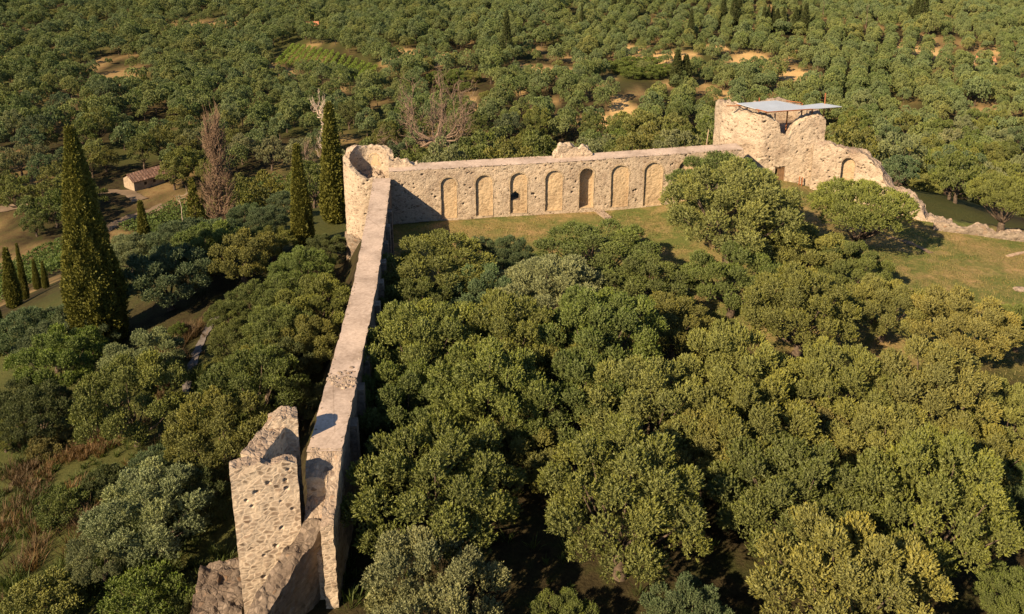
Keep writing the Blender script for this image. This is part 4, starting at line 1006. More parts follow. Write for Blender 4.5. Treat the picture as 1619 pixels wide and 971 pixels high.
# cypresses
def cypress_mesh(seed, H, Rm, n, ln, wd_, per=7):
    r = np.random.default_rng(seed)
    t = r.beta(1.0, 1.25, n); t = np.clip(t, .01, 1)
    prof = np.interp(t, [0, .06, .2, .35, .6, .85, 1], [.8, .96, 1.0, .9, .58, .25, .02])
    a = r.uniform(0, 2 * math.pi, n)
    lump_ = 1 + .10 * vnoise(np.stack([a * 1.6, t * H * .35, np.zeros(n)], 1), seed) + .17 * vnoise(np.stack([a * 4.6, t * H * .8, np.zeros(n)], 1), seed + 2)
    rr = Rm * prof * lump_ * np.where(r.uniform(0, 1, n) < .8, r.uniform(.88, 1.04, n), r.uniform(.4, .9, n))
    C = np.stack([rr * np.cos(a), rr * np.sin(a), t * H * .97 + .2], 1)
    out = np.stack([np.cos(a), np.sin(a), np.zeros(n)], 1)
    D = unit(out * .5 + np.array([0, 0, 1.0]) + .22 * r.normal(0, 1, (n, 3)))
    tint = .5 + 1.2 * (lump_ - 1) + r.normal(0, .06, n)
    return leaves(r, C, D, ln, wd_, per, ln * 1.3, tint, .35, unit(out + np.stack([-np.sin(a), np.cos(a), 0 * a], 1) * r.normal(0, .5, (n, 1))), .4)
CYPS = {}
def cypress(px, yb, yt, w, label, group=None, tone=None, p=None, t=None):
    if p is None: p, t = ground(px, yb)
    top = at_y(px, yt, p[1])[2]; z0 = h1(p); H = max(top - z0, 3); Rm = w * t / FPX / 2
    near = t < 90; mid = t < 170
    H, Rm = (H * 1.18, Rm * 1.3) if t > 260 else (H, Rm)
    n_ = 26000 if near and w > 50 else 9000 if near else 4500 if mid else 1000; ln_ = min(.24 if near else .4 if mid else .7, Rm * .26)
    V, F, T = cypress_mesh(int(px * 7 + yb), H, Rm * .9, n_, ln_, ln_ * .42)
    b = MB(); b.tube([(0, 0, -.8), (0, 0, H * .4), (0, 0, H * .93)], [Rm * .16 + .08, Rm * .1 + .05, .03], 6)
    o = thing('cypress_tree', label, 'cypress tree', (p[0], p[1], z0 - .15), 0, group)
    part('trunk', b.mesh('cypress_trunk', [M['bark']]), o); part('crown', make_mesh('cypress_crown', V, [F], M['cyp'] if t < 260 else M['cyp_far'], attrs={'tint': T}), o)
cypress(160, 548, 195, 86, 'tallest thick cypress on the slope at the left')
cypress(480, 395, 229, 29, 'slim cypress just left of the round tower')
cypress(531, 352, 164, 38, 'dark tall cypress directly behind the round tower')
cypress(311, 362, 281, 23, 'left one of two short cypresses beside the bare brown tree', 'short cypresses by the bare brown tree')
cypress(330, 356, 270, 17, 'right one of two short cypresses beside the bare brown tree', 'short cypresses by the bare brown tree')
cypress(233, 412, 318, 20, 'slender dark cypress right of the tallest one')
cypress(247, 418, 374, 17, 'small stubby cypress right of the slender dark one')
cypress(24, 486, 393, 22, 'wider of two twin cypresses near the left edge', 'twin cypresses near the left edge')
cypress(41, 474, 384, 11, 'narrower of two twin cypresses near the left edge', 'twin cypresses near the left edge')
cypress(60, 458, 410, 10, 'small thin young cypress nearer the left twins', 'young cypresses by the vine rows')
cypress(73, 456, 414, 9, 'small thin young cypress nearer the tallest cypress', 'young cypresses by the vine rows')
cypress(3, 560, 462, 22, 'cypress cut by the left edge')
cypress(801, 97, 29, 14, 'lone tall cypress in the middle of the plain beyond the arcaded wall')
cypress(919, 54, 13, 6, 'lone thin distant cypress right of the tall one on the plain')
FG = 'distant cypress clump at the top centre'
for k, (px, yb, yt, w) in enumerate([(970, 24, -4, 9), (983, 26, 2, 9), (992, 27, -4, 9), (1001, 34, 18, 9)]):
    cypress(px, yb, yt, w, ['leftmost cypress of the top centre clump', 'second cypress of the top centre clump', 'third cypress of the top centre clump', 'lowest cypress of the top centre clump'][k], FG)
cypress(1069, 138, 89, 16, 'left one of twin cypresses beside the bright green thicket', 'twin cypresses by the green thicket')
cypress(1083, 138, 95, 15, 'right one of twin cypresses beside the bright green thicket', 'twin cypresses by the green thicket')
cypress(1091, 68, 22, 9, 'single distant cypress above the straw clearing')
FG = 'distant cypress row at the upper right'
for k, (px, yb, yt, w) in enumerate([(1142, 40, 1, 10), (1159, 42, -2, 11), (1206, 52, 17, 9), (1213, 50, 14, 7), (1220, 48, 16, 8), (1227, 48, 19, 9), (1237, 48, 17, 8), (1256, 52, 18, 10), (1263, 50, 14, 7), (1271, 53, 13, 12), (1278, 52, 36, 8)]):
    cypress(px, yb, yt, w, ['cypress of the far upper right row, %s from its left end' % n for n in ('first', 'second', 'third', 'fourth', 'fifth', 'sixth', 'seventh', 'eighth', 'ninth', 'tenth', 'eleventh')][k], FG)
for k, (px, yb, yt, w) in enumerate([(1437, 40, 14, 9), (1446, 43, 4, 13), (1457, 45, -4, 14)]):
    cypress(px, yb, yt, w, ['smallest', 'middle', 'tallest'][k] + ' of the three clumped cypresses at the far top right', 'clumped cypresses at the far top right')
cypress(1168, 18, -6, 8, 'cypress cut by the top edge right of centre')

# bare trees
def bare_tree(px, yb, yt, w, label, mat, style, seed, p=None):
    if p is None: p, t = ground(px, yb)
    else: t = float(proj(p)[2])
    H = at_y(px, yt, p[1])[2] - h1(p); Wd = w * t / FPX / 2; r = np.random.default_rng(seed); tb, bb, tw = MB(), MB(), MB()
    def curve(a, b, sag, n=7):
        q = np.linspace(0, 1, n)[:, None]; return (1 - q) * a + q * b + sag * np.sin(q * math.pi) + r.normal(0, .012 * H, (n, 3)) * (q * (1 - q) * 4)
    r0 = {'up': H * .02 + .07, 'spread': H * .015 + .06}.get(style, H * .007 + .04)
    if style == 'up':
        tr_ = curve(np.zeros(3), np.array([r.normal(0, .02 * H), 0, H]), np.zeros(3)); tb.tube(tr_, np.linspace(r0, .02, 7), 6)
        for _ in range(120):
            z = r.uniform(.02, .92); a_ = r.uniform(0, 6.28); k = (1 - z * .62) * Wd * r.uniform(.6, 1.1)
            b0 = np.array([0, 0, z * H]); b1 = np.array([math.cos(a_) * k, math.sin(a_) * k, z * H + H * r.uniform(.08, .22)])
            P = curve(b0, b1, np.array([math.cos(a_), math.sin(a_), -.5]) * k * .25); bb.tube(P, np.linspace(r0 * .3, r0 * .08, 7), 4)
            for _ in range(9):
                c = P[r.integers(2, 7)]; d = unit(b1 - b0 + r.normal(0, .5 * k + .3, 3)) * r.uniform(.05, .12) * H + np.array([0, 0, .04 * H]); tw.tube(curve(c, c + d, d * 0, 4), np.linspace(r0 * .1, r0 * .04, 4), 3)
    elif style == 'spread':
        fork = np.array([0, 0, H * .34]); tb.tube(curve(-fork * .2, fork, fork * 0), np.linspace(r0 * 1.7, r0 * 1.2, 7), 7)
        for i in range(17):
            a_ = i * 2.4 + r.normal(0, .3); e = r.uniform(-.25, 1.35); k = Wd * r.uniform(.85, 1.25)
            b1 = np.array([math.cos(a_) * k * math.cos(e * .8), math.sin(a_) * k * math.cos(e * .8), H * (.34 + .66 * math.sin(min(e, 1.5)))])
            P = curve(fork, b1, np.array([math.cos(a_) * .3, math.sin(a_) * .3, -.3]) * k, 9); bb.tube(P, np.linspace(r0 * .75, r0 * .12, 9), 5)
            for _ in range(13):
                c = P[r.integers(3, 9)]; d = unit(b1 - fork + r.normal(0, .55 * Wd, 3)) * Wd * r.uniform(.2, .5) + np.array([0, 0, .06 * H]); Q = curve(c, c + d, r.normal(0, .1, 3) * Wd, 6); tw.tube(Q, np.linspace(r0 * .26, r0 * .06, 6), 4)
                for _ in range(5):
                    c2 = Q[r.integers(1, 6)]; d2 = unit(d + r.normal(0, .6 * Wd * .4, 3)) * Wd * r.uniform(.1, .25); tw.tube(curve(c2, c2 + d2, d2 * 0, 4), np.linspace(r0 * .1, r0 * .04, 4), 3)
    else:   # sparse
        tr_ = curve(np.array([0, 0, -.3]), np.array([r.normal(0, .03 * H), 0, H]), np.array([.03 * H, 0, 0])); tb.tube(tr_, np.linspace(r0, .03, 7), 6)
        for _ in range(30 if style == 'sparse' else 5):
            z = r.uniform(.3, .97) if style == 'sparse' else r.uniform(.72, 1); a_ = r.uniform(0, 6.28); k = Wd * r.uniform(.5, 1.1)
            c = np.array([0, 0, z * H]) + [.02 * H, 0, 0]; b1 = c + np.array([math.cos(a_) * k, math.sin(a_) * k, H * r.uniform(.02, .16)])
            P = curve(c, b1, np.array([0, 0, -.03 * H])); bb.tube(P, np.linspace(r0 * .45, r0 * .14, 7), 4)
            for _ in range(9 if style == 'sparse' else 3):
                c2 = P[r.integers(2, 7)]; d2 = unit(b1 - c + r.normal(0, .4 * k, 3)) * k * r.uniform(.25, .5) + np.array([0, 0, .03 * H]); tw.tube(curve(c2, c2 + d2, d2 * 0, 4), np.linspace(r0 * .16, r0 * .06, 4), 3)
    o = thing('bare_tree', label, 'bare tree', (p[0], p[1], h1(p) - .05))
    part('trunk', tb.mesh('bare_trunk', [M[mat]]), o); part('branches', bb.mesh('bare_branches', [M[mat]]), o)
    if tw.n: part('twigs', tw.mesh('bare_twigs', [M[mat]]), o)
bare_tree(352, 362, 199, 44, 'dense bare brown tree with upright twigs left of the slim cypress', 'dead_red', 'up', 1)
bp, bt = ground(690, 262)
bare_tree(688, 262, 138, 112, 'wide spreading bare tree with curving limbs behind the arcaded wall', 'dead', 'spread', 2)
bare_tree(512, 318, 158, 26, 'tall thin pale bare tree left of the dark cypress behind the round tower', 'dead_pale', 'sparse', 3)
bare_tree(486, 330, 238, 60, 'greyish bare tree showing behind the slim cypress', 'dead', 'sparse', 4)
bare_tree(289, 360, 308, 40, 'small white dead tree with a few crossed branches beside the short cypresses', 'dead_pale', 'few', 5)
bare_tree(116, 470, 440, 36, 'whitish dead twigs sticking out left of the tallest cypress', 'dead_pale', 'few', 6)
bare_tree(598, 262, 212, 40, 'low bare twiggy tree just right of the round tower rim', 'dead', 'sparse', 7)
bare_tree(1368, 49, 8, 5, 'tall bare trunk on the plain left of the three clumped far cypresses', 'dead', 'few', 8)
bare_tree(1300, 32, -4, 5, 'thin bare trunk cut by the top edge right of the far cypress row', 'dead', 'few', 9)
bare_tree(1227, 153, 132, 3, 'thin bare pole like trunk rising behind the metal shelter', 'dead', 'few', 10)
bare_tree(1310, 700, 632, 60, 'reddish bare twigs in the dark gap of the lower grove', 'dead_red', 'sparse', 11)

# ------------------------------------------------------------------ stone hut and far roofs
def hut(px, py, Lh, Wh, Hw, Hr, rz, label, wall_m, roof_m, name, door=True, p=None):
    p, t = ground(px, py); z0 = min(h1((p[0] + a, p[1] + b)) for a in (-4, 0, 4) for b in (-4, 0, 4)); loc = (p[0], p[1], z0)
    o = thing(name, label, 'hut' if door else 'house', loc, rz)
    w = MB(); x, y = Lh / 2, Wh / 2
    V = [(-x, -y, -.5), (x, -y, -.5), (x, y, -.5), (-x, y, -.5), (-x, -y, Hw), (x, -y, Hw), (x, y, Hw), (-x, y, Hw), (-x, 0, Hw + Hr), (x, 0, Hw + Hr)]
    w.add(V, [(0, 1, 5, 4), (2, 3, 7, 6), (1, 2, 6, 5), (3, 0, 4, 7)], [(5, 6, 9), (7, 4, 8)])
    part('wall', w.mesh('hut_wall', [wall_m]), o)
    r = MB(); ov = .35
    for sg in (1, -1):
        nx_, ny_ = max(6, int(Lh / .3)), 10
        X = np.linspace(-x - ov, x + ov, nx_); tt = np.linspace(0, 1, ny_)
        XX, TT_ = np.meshgrid(X, tt, indexing='ij'); YY = sg * (y + ov) * TT_; ZZ = Hw + Hr + .12 - (Hr + .25 * Hr / Wh * 2 * .7) * TT_ + .05 * (np.arange(nx_)[:, None] % 2) + .05 * vnoise(np.stack([XX.ravel(), YY.ravel(), XX.ravel() * 0], 1) / 1.3, 5).reshape(XX.shape)
        P = np.stack([XX, YY, ZZ], -1); r.grid(P, flip=(sg < 0)); r.grid(P - (0, 0, .1), flip=(sg > 0))
    part('roof', r.mesh('hut_roof', [roof_m]), o)
    if door:
        d = MB(); d.box((x * .55, -y - .03, -.3), (x * .55 + 1.3, -y + .05, 2.0)); part('door', d.mesh('hut_door', [M['doorblack']]), o)
        for k, xx in enumerate((-.5, -.05)):
            d = MB(); d.box((x * xx, -y - .03, 1.0), (x * xx + .6, -y + .05, 1.7)); part('window', d.mesh('hut_window', [M['doorblack']]), o)
    return o
M['doorblack'] = flat_mat('dark_timber', (.035, .025, .02))
M['tile_old'] = stone_mat('old_roof_tile', .45, .45, [(0, (.16, .09, .07)), (.4, (.27, .17, .135)), (.7, (.33, .22, .18)), (1, (.22, .15, .13))], (.14, .09, .07))
M['tile_red'] = flat_mat('red_roof_tile', (.36, .15, .085), .85)
hut(236, 290, 9.4, 4.8, 2.3, 1.3, math.atan2(10, 8.4), 'old stone hut with a sagging brown tiled roof beside the dirt road', M['hut_wall'], M['tile_old'], 'stone_hut')
hut(493, 47, 5.5, 4.5, 2.4, 1.5, .2, 'far house with an orange roof above the bright vineyard', M['hut_wall'], M['tile_red'], 'farmhouse', False)
hut(1000, 57, 4, 3.4, 2.2, 1.1, .2, 'tiny far house with a red roof left of the straw clearing', M['hut_wall'], M['tile_red'], 'farmhouse', False)
hut(1556, 101, 6, 4, 2.0, 1.2, -.2, 'far house with a pinkish roof in the clearing at the upper right', M['hut_wall'], M['tile_red'], 'farmhouse', False)

# ------------------------------------------------------------------ vineyards: each row a thing
VINE_Q = []
def vineyard(c00, c01, c10, c11, n, mat, hh, where, group, ww=1.1):
    """c00->c01 is the first row, c10->c11 the last one (photo points)"""
    q = [ground(*c)[0] for c in (c00, c01, c10, c11)]; VINE_Q.append(np.array([q[0][:2], q[1][:2], q[3][:2], q[2][:2]]))
    for k in range(n):
        t = k / (n - 1); a = q[0] * (1 - t) + q[2] * t; b = q[1] * (1 - t) + q[3] * t; L_ = np.linalg.norm((b - a)[:2]); r = np.random.default_rng(900 + k + int(c00[0]))
        m = max(60, int(L_ * 16)); u = r.uniform(0, 1, m)
        base = a + (b - a) * u[:, None]; d = unit(r.normal(0, 1, (m, 3)) + [0, 0, .5]); base[:, 2] = hgt(base[:, 0], base[:, 1])
        lump_ = 1 + .3 * vnoise(np.stack([u * L_ / 1.6, u * 0 + k, u * 0], 1), 4)
        C = base + np.array([0, 0, hh * .55]) + d * np.array([ww * .5, ww * .5, hh * .45]) * lump_[:, None]
        V, F, T = leaves(r, C, unit(d + [0, 0, .5]), .30, .22, 5, .22, r.normal(.5, .12, m), .6, d)
        loc = np.array([a[0], a[1], h1(a)])
        o = part('vine_row', make_mesh('vine_row', V - loc, [F], M[mat], attrs={'tint': T})); o.location = loc
        pos = 'leftmost' if k == 0 else 'rightmost' if k == n - 1 else 'row %d from the left' % (k + 1)
        tag(o, '%s %s' % ({'leftmost': 'leftmost vine row', 'rightmost': 'rightmost vine row'}.get(pos, 'vine row, ' + ('second third fourth fifth sixth seventh eighth ninth tenth eleventh twelfth thirteenth fourteenth fifteenth'.split()[k - 1]) + ' from the left'), where), 'vine row', group)
vineyard((437, 103), (465, 73), (573, 130), (595, 108), 15, 'vine', 1.3, 'in the bright upper left vineyard', 'vine rows of the bright upper vineyard', 1.15)
vineyard((190, 367), (288, 322), (262, 378), (348, 343), 9, 'vine_dark', 1.5, 'of the vineyard below the stone hut', 'vine rows below the stone hut', .75)
vineyard((368, 300), (440, 282), (410, 322), (478, 305), 6, 'vine_dark', 1.5, 'of the small vineyard left of the slim cypress', 'vine rows by the slim cypress', .75)
vineyard((-45, 455), (112, 380), (-10, 484), (152, 402), 9, 'vine_dark', 1.5, 'of the vineyard left of the tallest cypress', 'vine rows left of the tallest cypress', .75)

# ------------------------------------------------------------------ the olive plain
def in_quad(x, y, Q, pad=0):
    c = Q.mean(0); Qp = c + (Q - c) * (1 + pad); ins = np.ones(x.shape, bool); sg_ = None
    for i in range(4):
        a, b = Qp[i], Qp[(i + 1) % 4]; cr = (b[0] - a[0]) * (y - a[1]) - (b[1] - a[1]) * (x - a[0])
        ins &= (cr > 0) if sg_ is None else True
    s_ = [((Qp[(i + 1) % 4][0] - Qp[i][0]) * (y - Qp[i][1]) - (Qp[(i + 1) % 4][1] - Qp[i][1]) * (x - Qp[i][0])) for i in range(4)]
    s_ = np.array(s_); return (s_ > 0).all(0) | (s_ < 0).all(0)
def in_front_vine(px, py): return (py > np.interp(px, [430, 505, 560, 600], [98, 124, 126, 118])) & (py < np.interp(px, [430, 505, 560, 600], [112, 138, 140, 130]))
pr = np.random.default_rng(99)
th0 = R(70)
U_, V_ = np.meshgrid(np.arange(-900, 900, 5.0), np.arange(-900, 900, 7.0), indexing='ij')
jx, jy = pr.normal(0, .5, U_.shape), pr.normal(0, .4, U_.shape)
U_, V_ = (U_ + jx).ravel(), (V_ + jy).ravel()
TX = U_ * math.cos(th0) - V_ * math.sin(th0); TY = U_ * math.sin(th0) + V_ * math.cos(th0) + 300
wob = n2(TX, TY, 90, 51); TX = TX + 9 * wob; TY = TY + 9 * n2(TX, TY, 90, 53)
ok = (TY > 30) & (TY < 640) & (np.abs(TX) < TY * .75 + 30)
TX, TY = TX[ok], TY[ok]; TZ = hgt(TX, TY)
px_, py_, dp_ = proj(np.stack([TX, TY, TZ + 3], 1))
dc, _ = sdist(TX, TY)
sz = 5.9 + 1.15 * pr.normal(0, 1, len(TX)) * .8 + .6 * n2(TX, TY, 60, 8)
nearf = ss((265 - TY) / 60); sz = np.clip(sz * (.80 + .15 * nearf), 3.2, 7.4)
ok = (px_ > -45) & ((TX < 34) | (dc > 21)) & (px_ < 1665) & (py_ > -40) & (py_ < 600) & (dc > 16)
# keep hand-placed slope clear
ok &= ~((TX > -60) & (TX < -5) & (TY < 100) & (dc < 46))
ok &= ~((px_ < 560) & (py_ > 372)) & ~((px_ > 150) & (px_ < 350) & (py_ > 320)) & ~((px_ > 365) & (px_ < 480) & (py_ > 276) & (py_ < 326)) & ~((px_ < 118) & (py_ > 362))
cm_ = np.maximum(clear_mask(TX, TY), clear_mask(TX, TY + 6)) + .35 * n2(TX, TY, 9, 44); keep_ = pr.uniform(0, 1, len(TX)) < .26; ok &= (cm_ < .12) | keep_; sz = np.where(keep_ & (cm_ >= .12), sz * .68, sz)
for Q in VINE_Q: ok &= ~in_quad(TX, TY, Q, .28)
for Ln in (ROAD, ROAD2):
    ok &= (np.hypot(TX[:, None] - Ln[None, :, 0], TY[:, None] - Ln[None, :, 1]).min(1) > 3.6)
hp, _ = ground(236, 290); ok &= np.hypot(TX - hp[0], TY - hp[1]) > 7
hp2, _ = ground(225, 312); ok &= np.hypot(TX - hp2[0], TY - hp2[1]) > 4
for px, py in ((690, 262), (352, 362), (512, 318), (480, 395), (531, 352), (289, 360), (311, 362), (330, 356), (233, 412), (247, 418), (1010, 232)):
    q, _ = ground(px, py); ok &= np.hypot(TX - q[0], TY - q[1]) > 4.0
for px, py in ((690, 132), (718, 130), (745, 135), (770, 156), (975, 114), (1000, 114), (1027, 114), (1050, 116)):
    q, _ = ground(px, py); ok &= np.hypot(TX - q[0], TY - q[1]) > 6.5
ok &= ~(n2(TX, TY, 17, 61) > .95) & (pr.uniform(0, 1, len(TX)) > .24 * nearf)
ok &= ~((px_ > 948) & (px_ < 1066) & (py_ > 108) & (py_ < 146)) & ~((px_ > 672) & (px_ < 785) & (py_ > 126) & (py_ < 172)) & ~((px_ > 425) & (px_ < 600) & (py_ > 100) & (py_ < 148) & in_front_vine(px_, py_))
# hidden behind walls and towers
topx, topy, _ = proj(np.stack([TX, TY, TZ + sz * .8], 1))
prof_x = [545, 548, 622, 630, 1146, 1149, 1308, 1310, 1350, 1400, 1415, 1475]; prof_y = [450, 255, 245, 268, 232, 175, 178, 232, 238, 268, 300, 350]
lim = np.interp(topx, prof_x, prof_y, left=9999, right=9999)
ok &= ~((topy > lim + 4) & (TY > 70))
TX, TY, TZ, sz, dp_, px_, py_ = [a[ok] for a in (TX, TY, TZ, sz, dp_, px_, py_)]
order = np.argsort(dp_ / sz)
NI = 205
print('plain trees', len(TX), 'nearest depths', dp_[order[0]], dp_[order[min(NI, len(order) - 1)]])
def zone(x, y):
    if x > 1420: return 'beyond the low collapsed wall right of the lawn' if y > 230 else 'far to the right beyond the square tower'
    if x > 1120: return 'just beyond the square tower with the metal shelter'
    if x > 760: return 'behind the right half of the arcaded wall'
    if x > 545: return 'behind the arcaded wall around the spreading bare tree'
    if y > 330 and x < 150: return 'below the dirt road at the left edge'
    if x > 340: return 'between the bare brown tree and the dark cypress'
    if x > 190 and y > 240: return 'around the stone hut with the brown roof'
    if x < 120: return 'on the plain left of the tallest cypress'
    return 'between the tallest cypress and the bare brown tree'
PT = ['green', 'olive', 'teal', 'green', 'olive', 'silver']; ADJ = {'green': 'mid green', 'olive': 'yellowish', 'teal': 'bluish green', 'silver': 'silvery'}
for i in order[:NI]:
    tone = PT[int(pr.integers(0, 6))]; sizew = 'small' if sz[i] < 5.2 else 'broad' if sz[i] > 6.6 else 'medium'
    z_ = zone(px_[i], py_[i])
    o = place_tree(MID[int(pr.integers(0, 5))] if dp_[i] > 95 else NEAR[int(pr.integers(0, 7))], (TX[i], TY[i], TZ[i] - .1), sz[i], pr.uniform(0, 6.28), tone,
               '%s %s olive %s' % (sizew, ADJ[tone], z_), 'olives ' + z_, zs=float(pr.uniform(1.05, 1.3)))
    for c in o.children:
        if c.name.startswith('crown'): c.color = tuple(np.array(c.color[:3]) * (.92, .92, .92)) + (1,)
# the rest: one mass of distant olives
rest = order[NI:]
pm = bpy.data.meshes.new('olive_plain'); pm.vertices.add(len(rest)); pm.vertices.foreach_set('co', np.stack([TX[rest], TY[rest], TZ[rest] - .1], 1).astype(np.float32).ravel())
for nm, arr, ty in (('t_scale', sz[rest] / 8, 'FLOAT'), ('t_rot', pr.uniform(0, 6.28, len(rest)), 'FLOAT'), ('t_idx', pr.integers(0, 5, len(rest)), 'INT')):
    a = pm.attributes.new(nm, ty, 'POINT'); a.data.foreach_set('value', arr.astype(np.float32 if ty == 'FLOAT' else np.int32))
plain = struct('distant_olive_grove', pm, 'stuff', 'mass of distant round olive trees covering the plain to the top edge')
def scatter_group(coll, tall=1.0):
    ng = bpy.data.node_groups.new('scatter', 'GeometryNodeTree')
    ng.interface.new_socket('Geometry', in_out='INPUT', socket_type='NodeSocketGeometry'); ng.interface.new_socket('Geometry', in_out='OUTPUT', socket_type='NodeSocketGeometry')
    n, l = ng.nodes, ng.links
    gi, go = n.new('NodeGroupInput'), n.new('NodeGroupOutput')
    ci = n.new('GeometryNodeCollectionInfo'); ci.inputs['Collection'].default_value = coll; ci.inputs['Separate Children'].default_value = True; ci.inputs['Reset Children'].default_value = True
    def A(nm, ty):
        a = n.new('GeometryNodeInputNamedAttribute'); a.data_type = ty; a.inputs['Name'].default_value = nm; return a.outputs['Attribute']
    cx = n.new('ShaderNodeCombineXYZ'); l.new(A('t_rot', 'FLOAT'), cx.inputs[2])
    ip = n.new('GeometryNodeInstanceOnPoints'); ip.inputs['Pick Instance'].default_value = True
    l.new(gi.outputs[0], ip.inputs['Points']); l.new(ci.outputs[0], ip.inputs['Instance']); l.new(A('t_idx', 'INT'), ip.inputs['Instance Index'])
    l.new(cx.outputs[0], ip.inputs['Rotation']); sx = n.new('ShaderNodeCombineXYZ'); hz = n.new('ShaderNodeMath'); hz.operation = 'MULTIPLY'; hz.inputs[1].default_value = tall
    ts = A('t_scale', 'FLOAT'); l.new(ts, sx.inputs[0]); l.new(ts, sx.inputs[1]); l.new(ts, hz.inputs[0]); l.new(hz.outputs[0], sx.inputs[2]); l.new(sx.outputs[0], ip.inputs['Scale']); l.new(ip.outputs[0], go.inputs[0]); return ng
md = plain.modifiers.new('scatter', 'NODES'); md.node_group = scatter_group(FARC, 1.28)

# ------------------------------------------------------------------ grass and scrub
def blades(r, P, hgt_, wd_, lean, tint):
    n = len(P); a = r.uniform(0, 6.28, n); d = np.stack([np.cos(a), np.sin(a), 0 * a], 1); b = a + r.normal(1.57, .4, n); s_ = np.stack([np.cos(b), np.sin(b), 0 * b], 1)
    h = hgt_ * r.uniform(.5, 1.4, (n, 1)); tip = P + np.array([0, 0, 1]) * h + d * h * lean * r.uniform(0, 1.4, (n, 1))
    V = np.stack([P - s_ * wd_ / 2, P + s_ * wd_ / 2, tip], 1).reshape(-1, 3); return V, np.arange(3 * n).reshape(-1, 3), np.repeat(tint, 3)
r = np.random.default_rng(31)
N_ = 60000; x, y = r.uniform(-11, 62, N_), r.uniform(46, 84, N_); dO, dI = sdist(x, y); k = (dO <= 0) & (dI > 1.2) & (y > 52 - .16 * x + 2 * n2(x, y, 5, 21)) & (n2(x, y, 2.2, 71) + .5 * n2(x, y, .8, 72) > -.25)
x, y = x[k], y[k]; P = np.stack([x, y, hgt(x, y) - .01], 1)
V, F, T = blades(r, P, .17, .06, .8, np.clip(.5 + .35 * n2(x, y, 4, 73) + r.normal(0, .15, len(x)), 0, 1))
M['grass'] = leaf_mat('lawn_grass', (.18, .16, .056), (.18, .15, .06), .3, var=.6)
struct('lawn_grass', make_mesh('lawn_grass', V, [F], M['grass'], attrs={'tint': T}), 'stuff', 'short patchy brown green grass of the courtyard lawn')
M['dry'] = leaf_mat('dry_grass', (.095, .062, .030), (.10, .065, .03), .2, var=.8); M['weed'] = leaf_mat('green_weeds', (.045, .066, .016), (.09, .11, .03), .3, var=.6)
# scrub on the bank at the lower left: tufts of blades
def tufts(spots, nb, hh, wd_, seed, cut=-.15):
    r = np.random.default_rng(seed); cl = []
    for px, py, n_, s_ in spots:
        q, t = ground(px, py); cl.append(np.stack([r.normal(q[0], s_, n_), r.normal(q[1], s_, n_)], 1))
    c = np.concatenate(cl); c = c[n2(c[:, 0], c[:, 1], 1.6, 81 + seed) > cut]; m_ = len(c)
    sc = r.uniform(.5, 1.5, m_) * (1 + .5 * n2(c[:, 0], c[:, 1], 3, 82)); tn = np.clip(.5 + .45 * n2(c[:, 0], c[:, 1], 2.0, 83) + r.normal(0, .2, m_), 0, 1)
    a_ = r.uniform(0, 6.28, (m_, nb)); rd = np.abs(r.normal(0, .11, (m_, nb))) * sc[:, None]
    P = np.stack([c[:, :1] + rd * np.cos(a_), c[:, 1:] + rd * np.sin(a_)], -1).reshape(-1, 2); P = np.concatenate([P, (hgt(P[:, 0], P[:, 1]) - .03)[:, None]], 1)
    d = np.stack([np.cos(a_), np.sin(a_), 0 * a_], -1).reshape(-1, 3); h = (hh * sc[:, None] * r.uniform(.5, 1.3, (m_, nb))).reshape(-1, 1)
    tip = P + np.array([0, 0, 1]) * h + d * h * r.uniform(.1, .95, (len(P), 1)); sd = unit(np.cross(d, r.normal(0, 1, d.shape) * .4 + [0, 0, 1])) * wd_ * .5
    mid_ = (P + tip) / 2 + np.array([0, 0, .12]) * h
    V = np.stack([P - sd * .6, mid_ - sd, tip, mid_ + sd], 1).reshape(-1, 3)
    return V, np.arange(len(V)).reshape(-1, 4), np.repeat(np.repeat(tn, nb), 4)
V, F, T = tufts([(70, 740, 260, 3.0), (30, 800, 260, 2.8), (120, 720, 150, 2.2), (60, 860, 200, 2.8), (20, 900, 130, 2), (150, 700, 90, 1.6), (275, 560, 130, 1.0), (290, 535, 120, .8), (255, 610, 60, 1)], 26, .5, .035, 1)
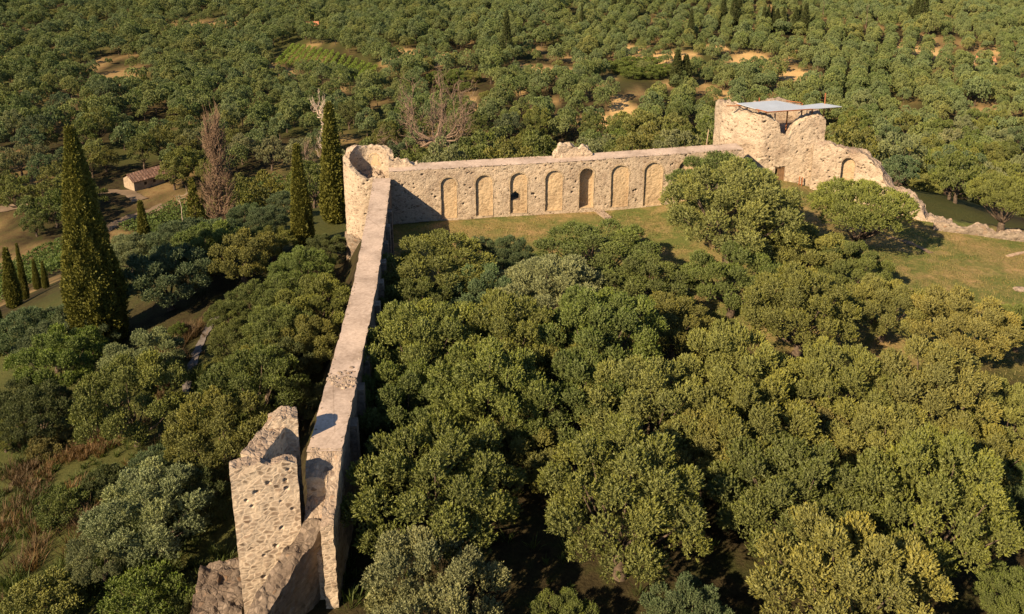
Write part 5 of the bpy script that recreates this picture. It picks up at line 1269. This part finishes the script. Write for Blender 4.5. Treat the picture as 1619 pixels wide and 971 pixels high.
struct('dry_scrub', make_mesh('dry_scrub', V, [F], M['dry'], attrs={'tint': T}), 'stuff', 'tangled dry reddish grass on the bank at the lower left')
V, F, T = tufts([(150, 800, 300, 2.6), (110, 860, 300, 2.6), (180, 860, 240, 2.2), (60, 780, 240, 3.2), (130, 920, 220, 2.4), (30, 950, 160, 2.2), (320, 600, 160, .7), (328, 640, 120, .8), (312, 680, 90, .8), (350, 930, 60, .8), (260, 900, 150, 1.8), (20, 720, 160, 2.5), (560, 930, 60, 1.4), (900, 905, 50, 3), (70, 700, 120, 2.5)], 22, .42, .05, 2)
struct('wild_weeds', make_mesh('wild_weeds', V, [F], M['weed'], attrs={'tint': T}), 'stuff', 'green weeds and long grass on the bank at the lower left')
# the grove goes on below the lower edge of the frame
ARC = bpy.data.collections.new('near_olive_sources')
for k in range(4):
    V_, tb_ = NEAR[k][0], NEAR[k][1]
    for me_ in (V_,): ARC.objects.link(bpy.data.objects.new('near_source_%d' % k, me_))
sr = np.random.default_rng(8); pts = []
for y_ in (21.0, 14.5, 8.0):
    for x_ in np.arange(-4.5, 34, 6.6): pts.append((x_ + sr.normal(0, .9), y_ + sr.normal(0, .6)))
pts = np.array(pts); gm = bpy.data.meshes.new('near_grove'); gm.vertices.add(len(pts)); gm.vertices.foreach_set('co', np.stack([pts[:, 0], pts[:, 1], hgt(pts[:, 0], pts[:, 1]) - .1], 1).astype(np.float32).ravel())
for nm, arr, ty in (('t_scale', sr.uniform(.85, 1.0, len(pts)), 'FLOAT'), ('t_rot', sr.uniform(0, 6.28, len(pts)), 'FLOAT'), ('t_idx', sr.integers(0, 4, len(pts)), 'INT')):
    a = gm.attributes.new(nm, ty, 'POINT'); a.data.foreach_set('value', arr.astype(np.float32 if ty == 'FLOAT' else np.int32))
ng_ = struct('near_olive_grove', gm, 'stuff', 'continuation of the olive grove below the lower edge of the picture'); ng_.modifiers.new('scatter', 'NODES').node_group = scatter_group(ARC)
for o in bpy.data.objects:
    if 'label' in o and len(o['label'].split()) > 15: print('LONG', len(o['label'].split()), o.name, o['label'])
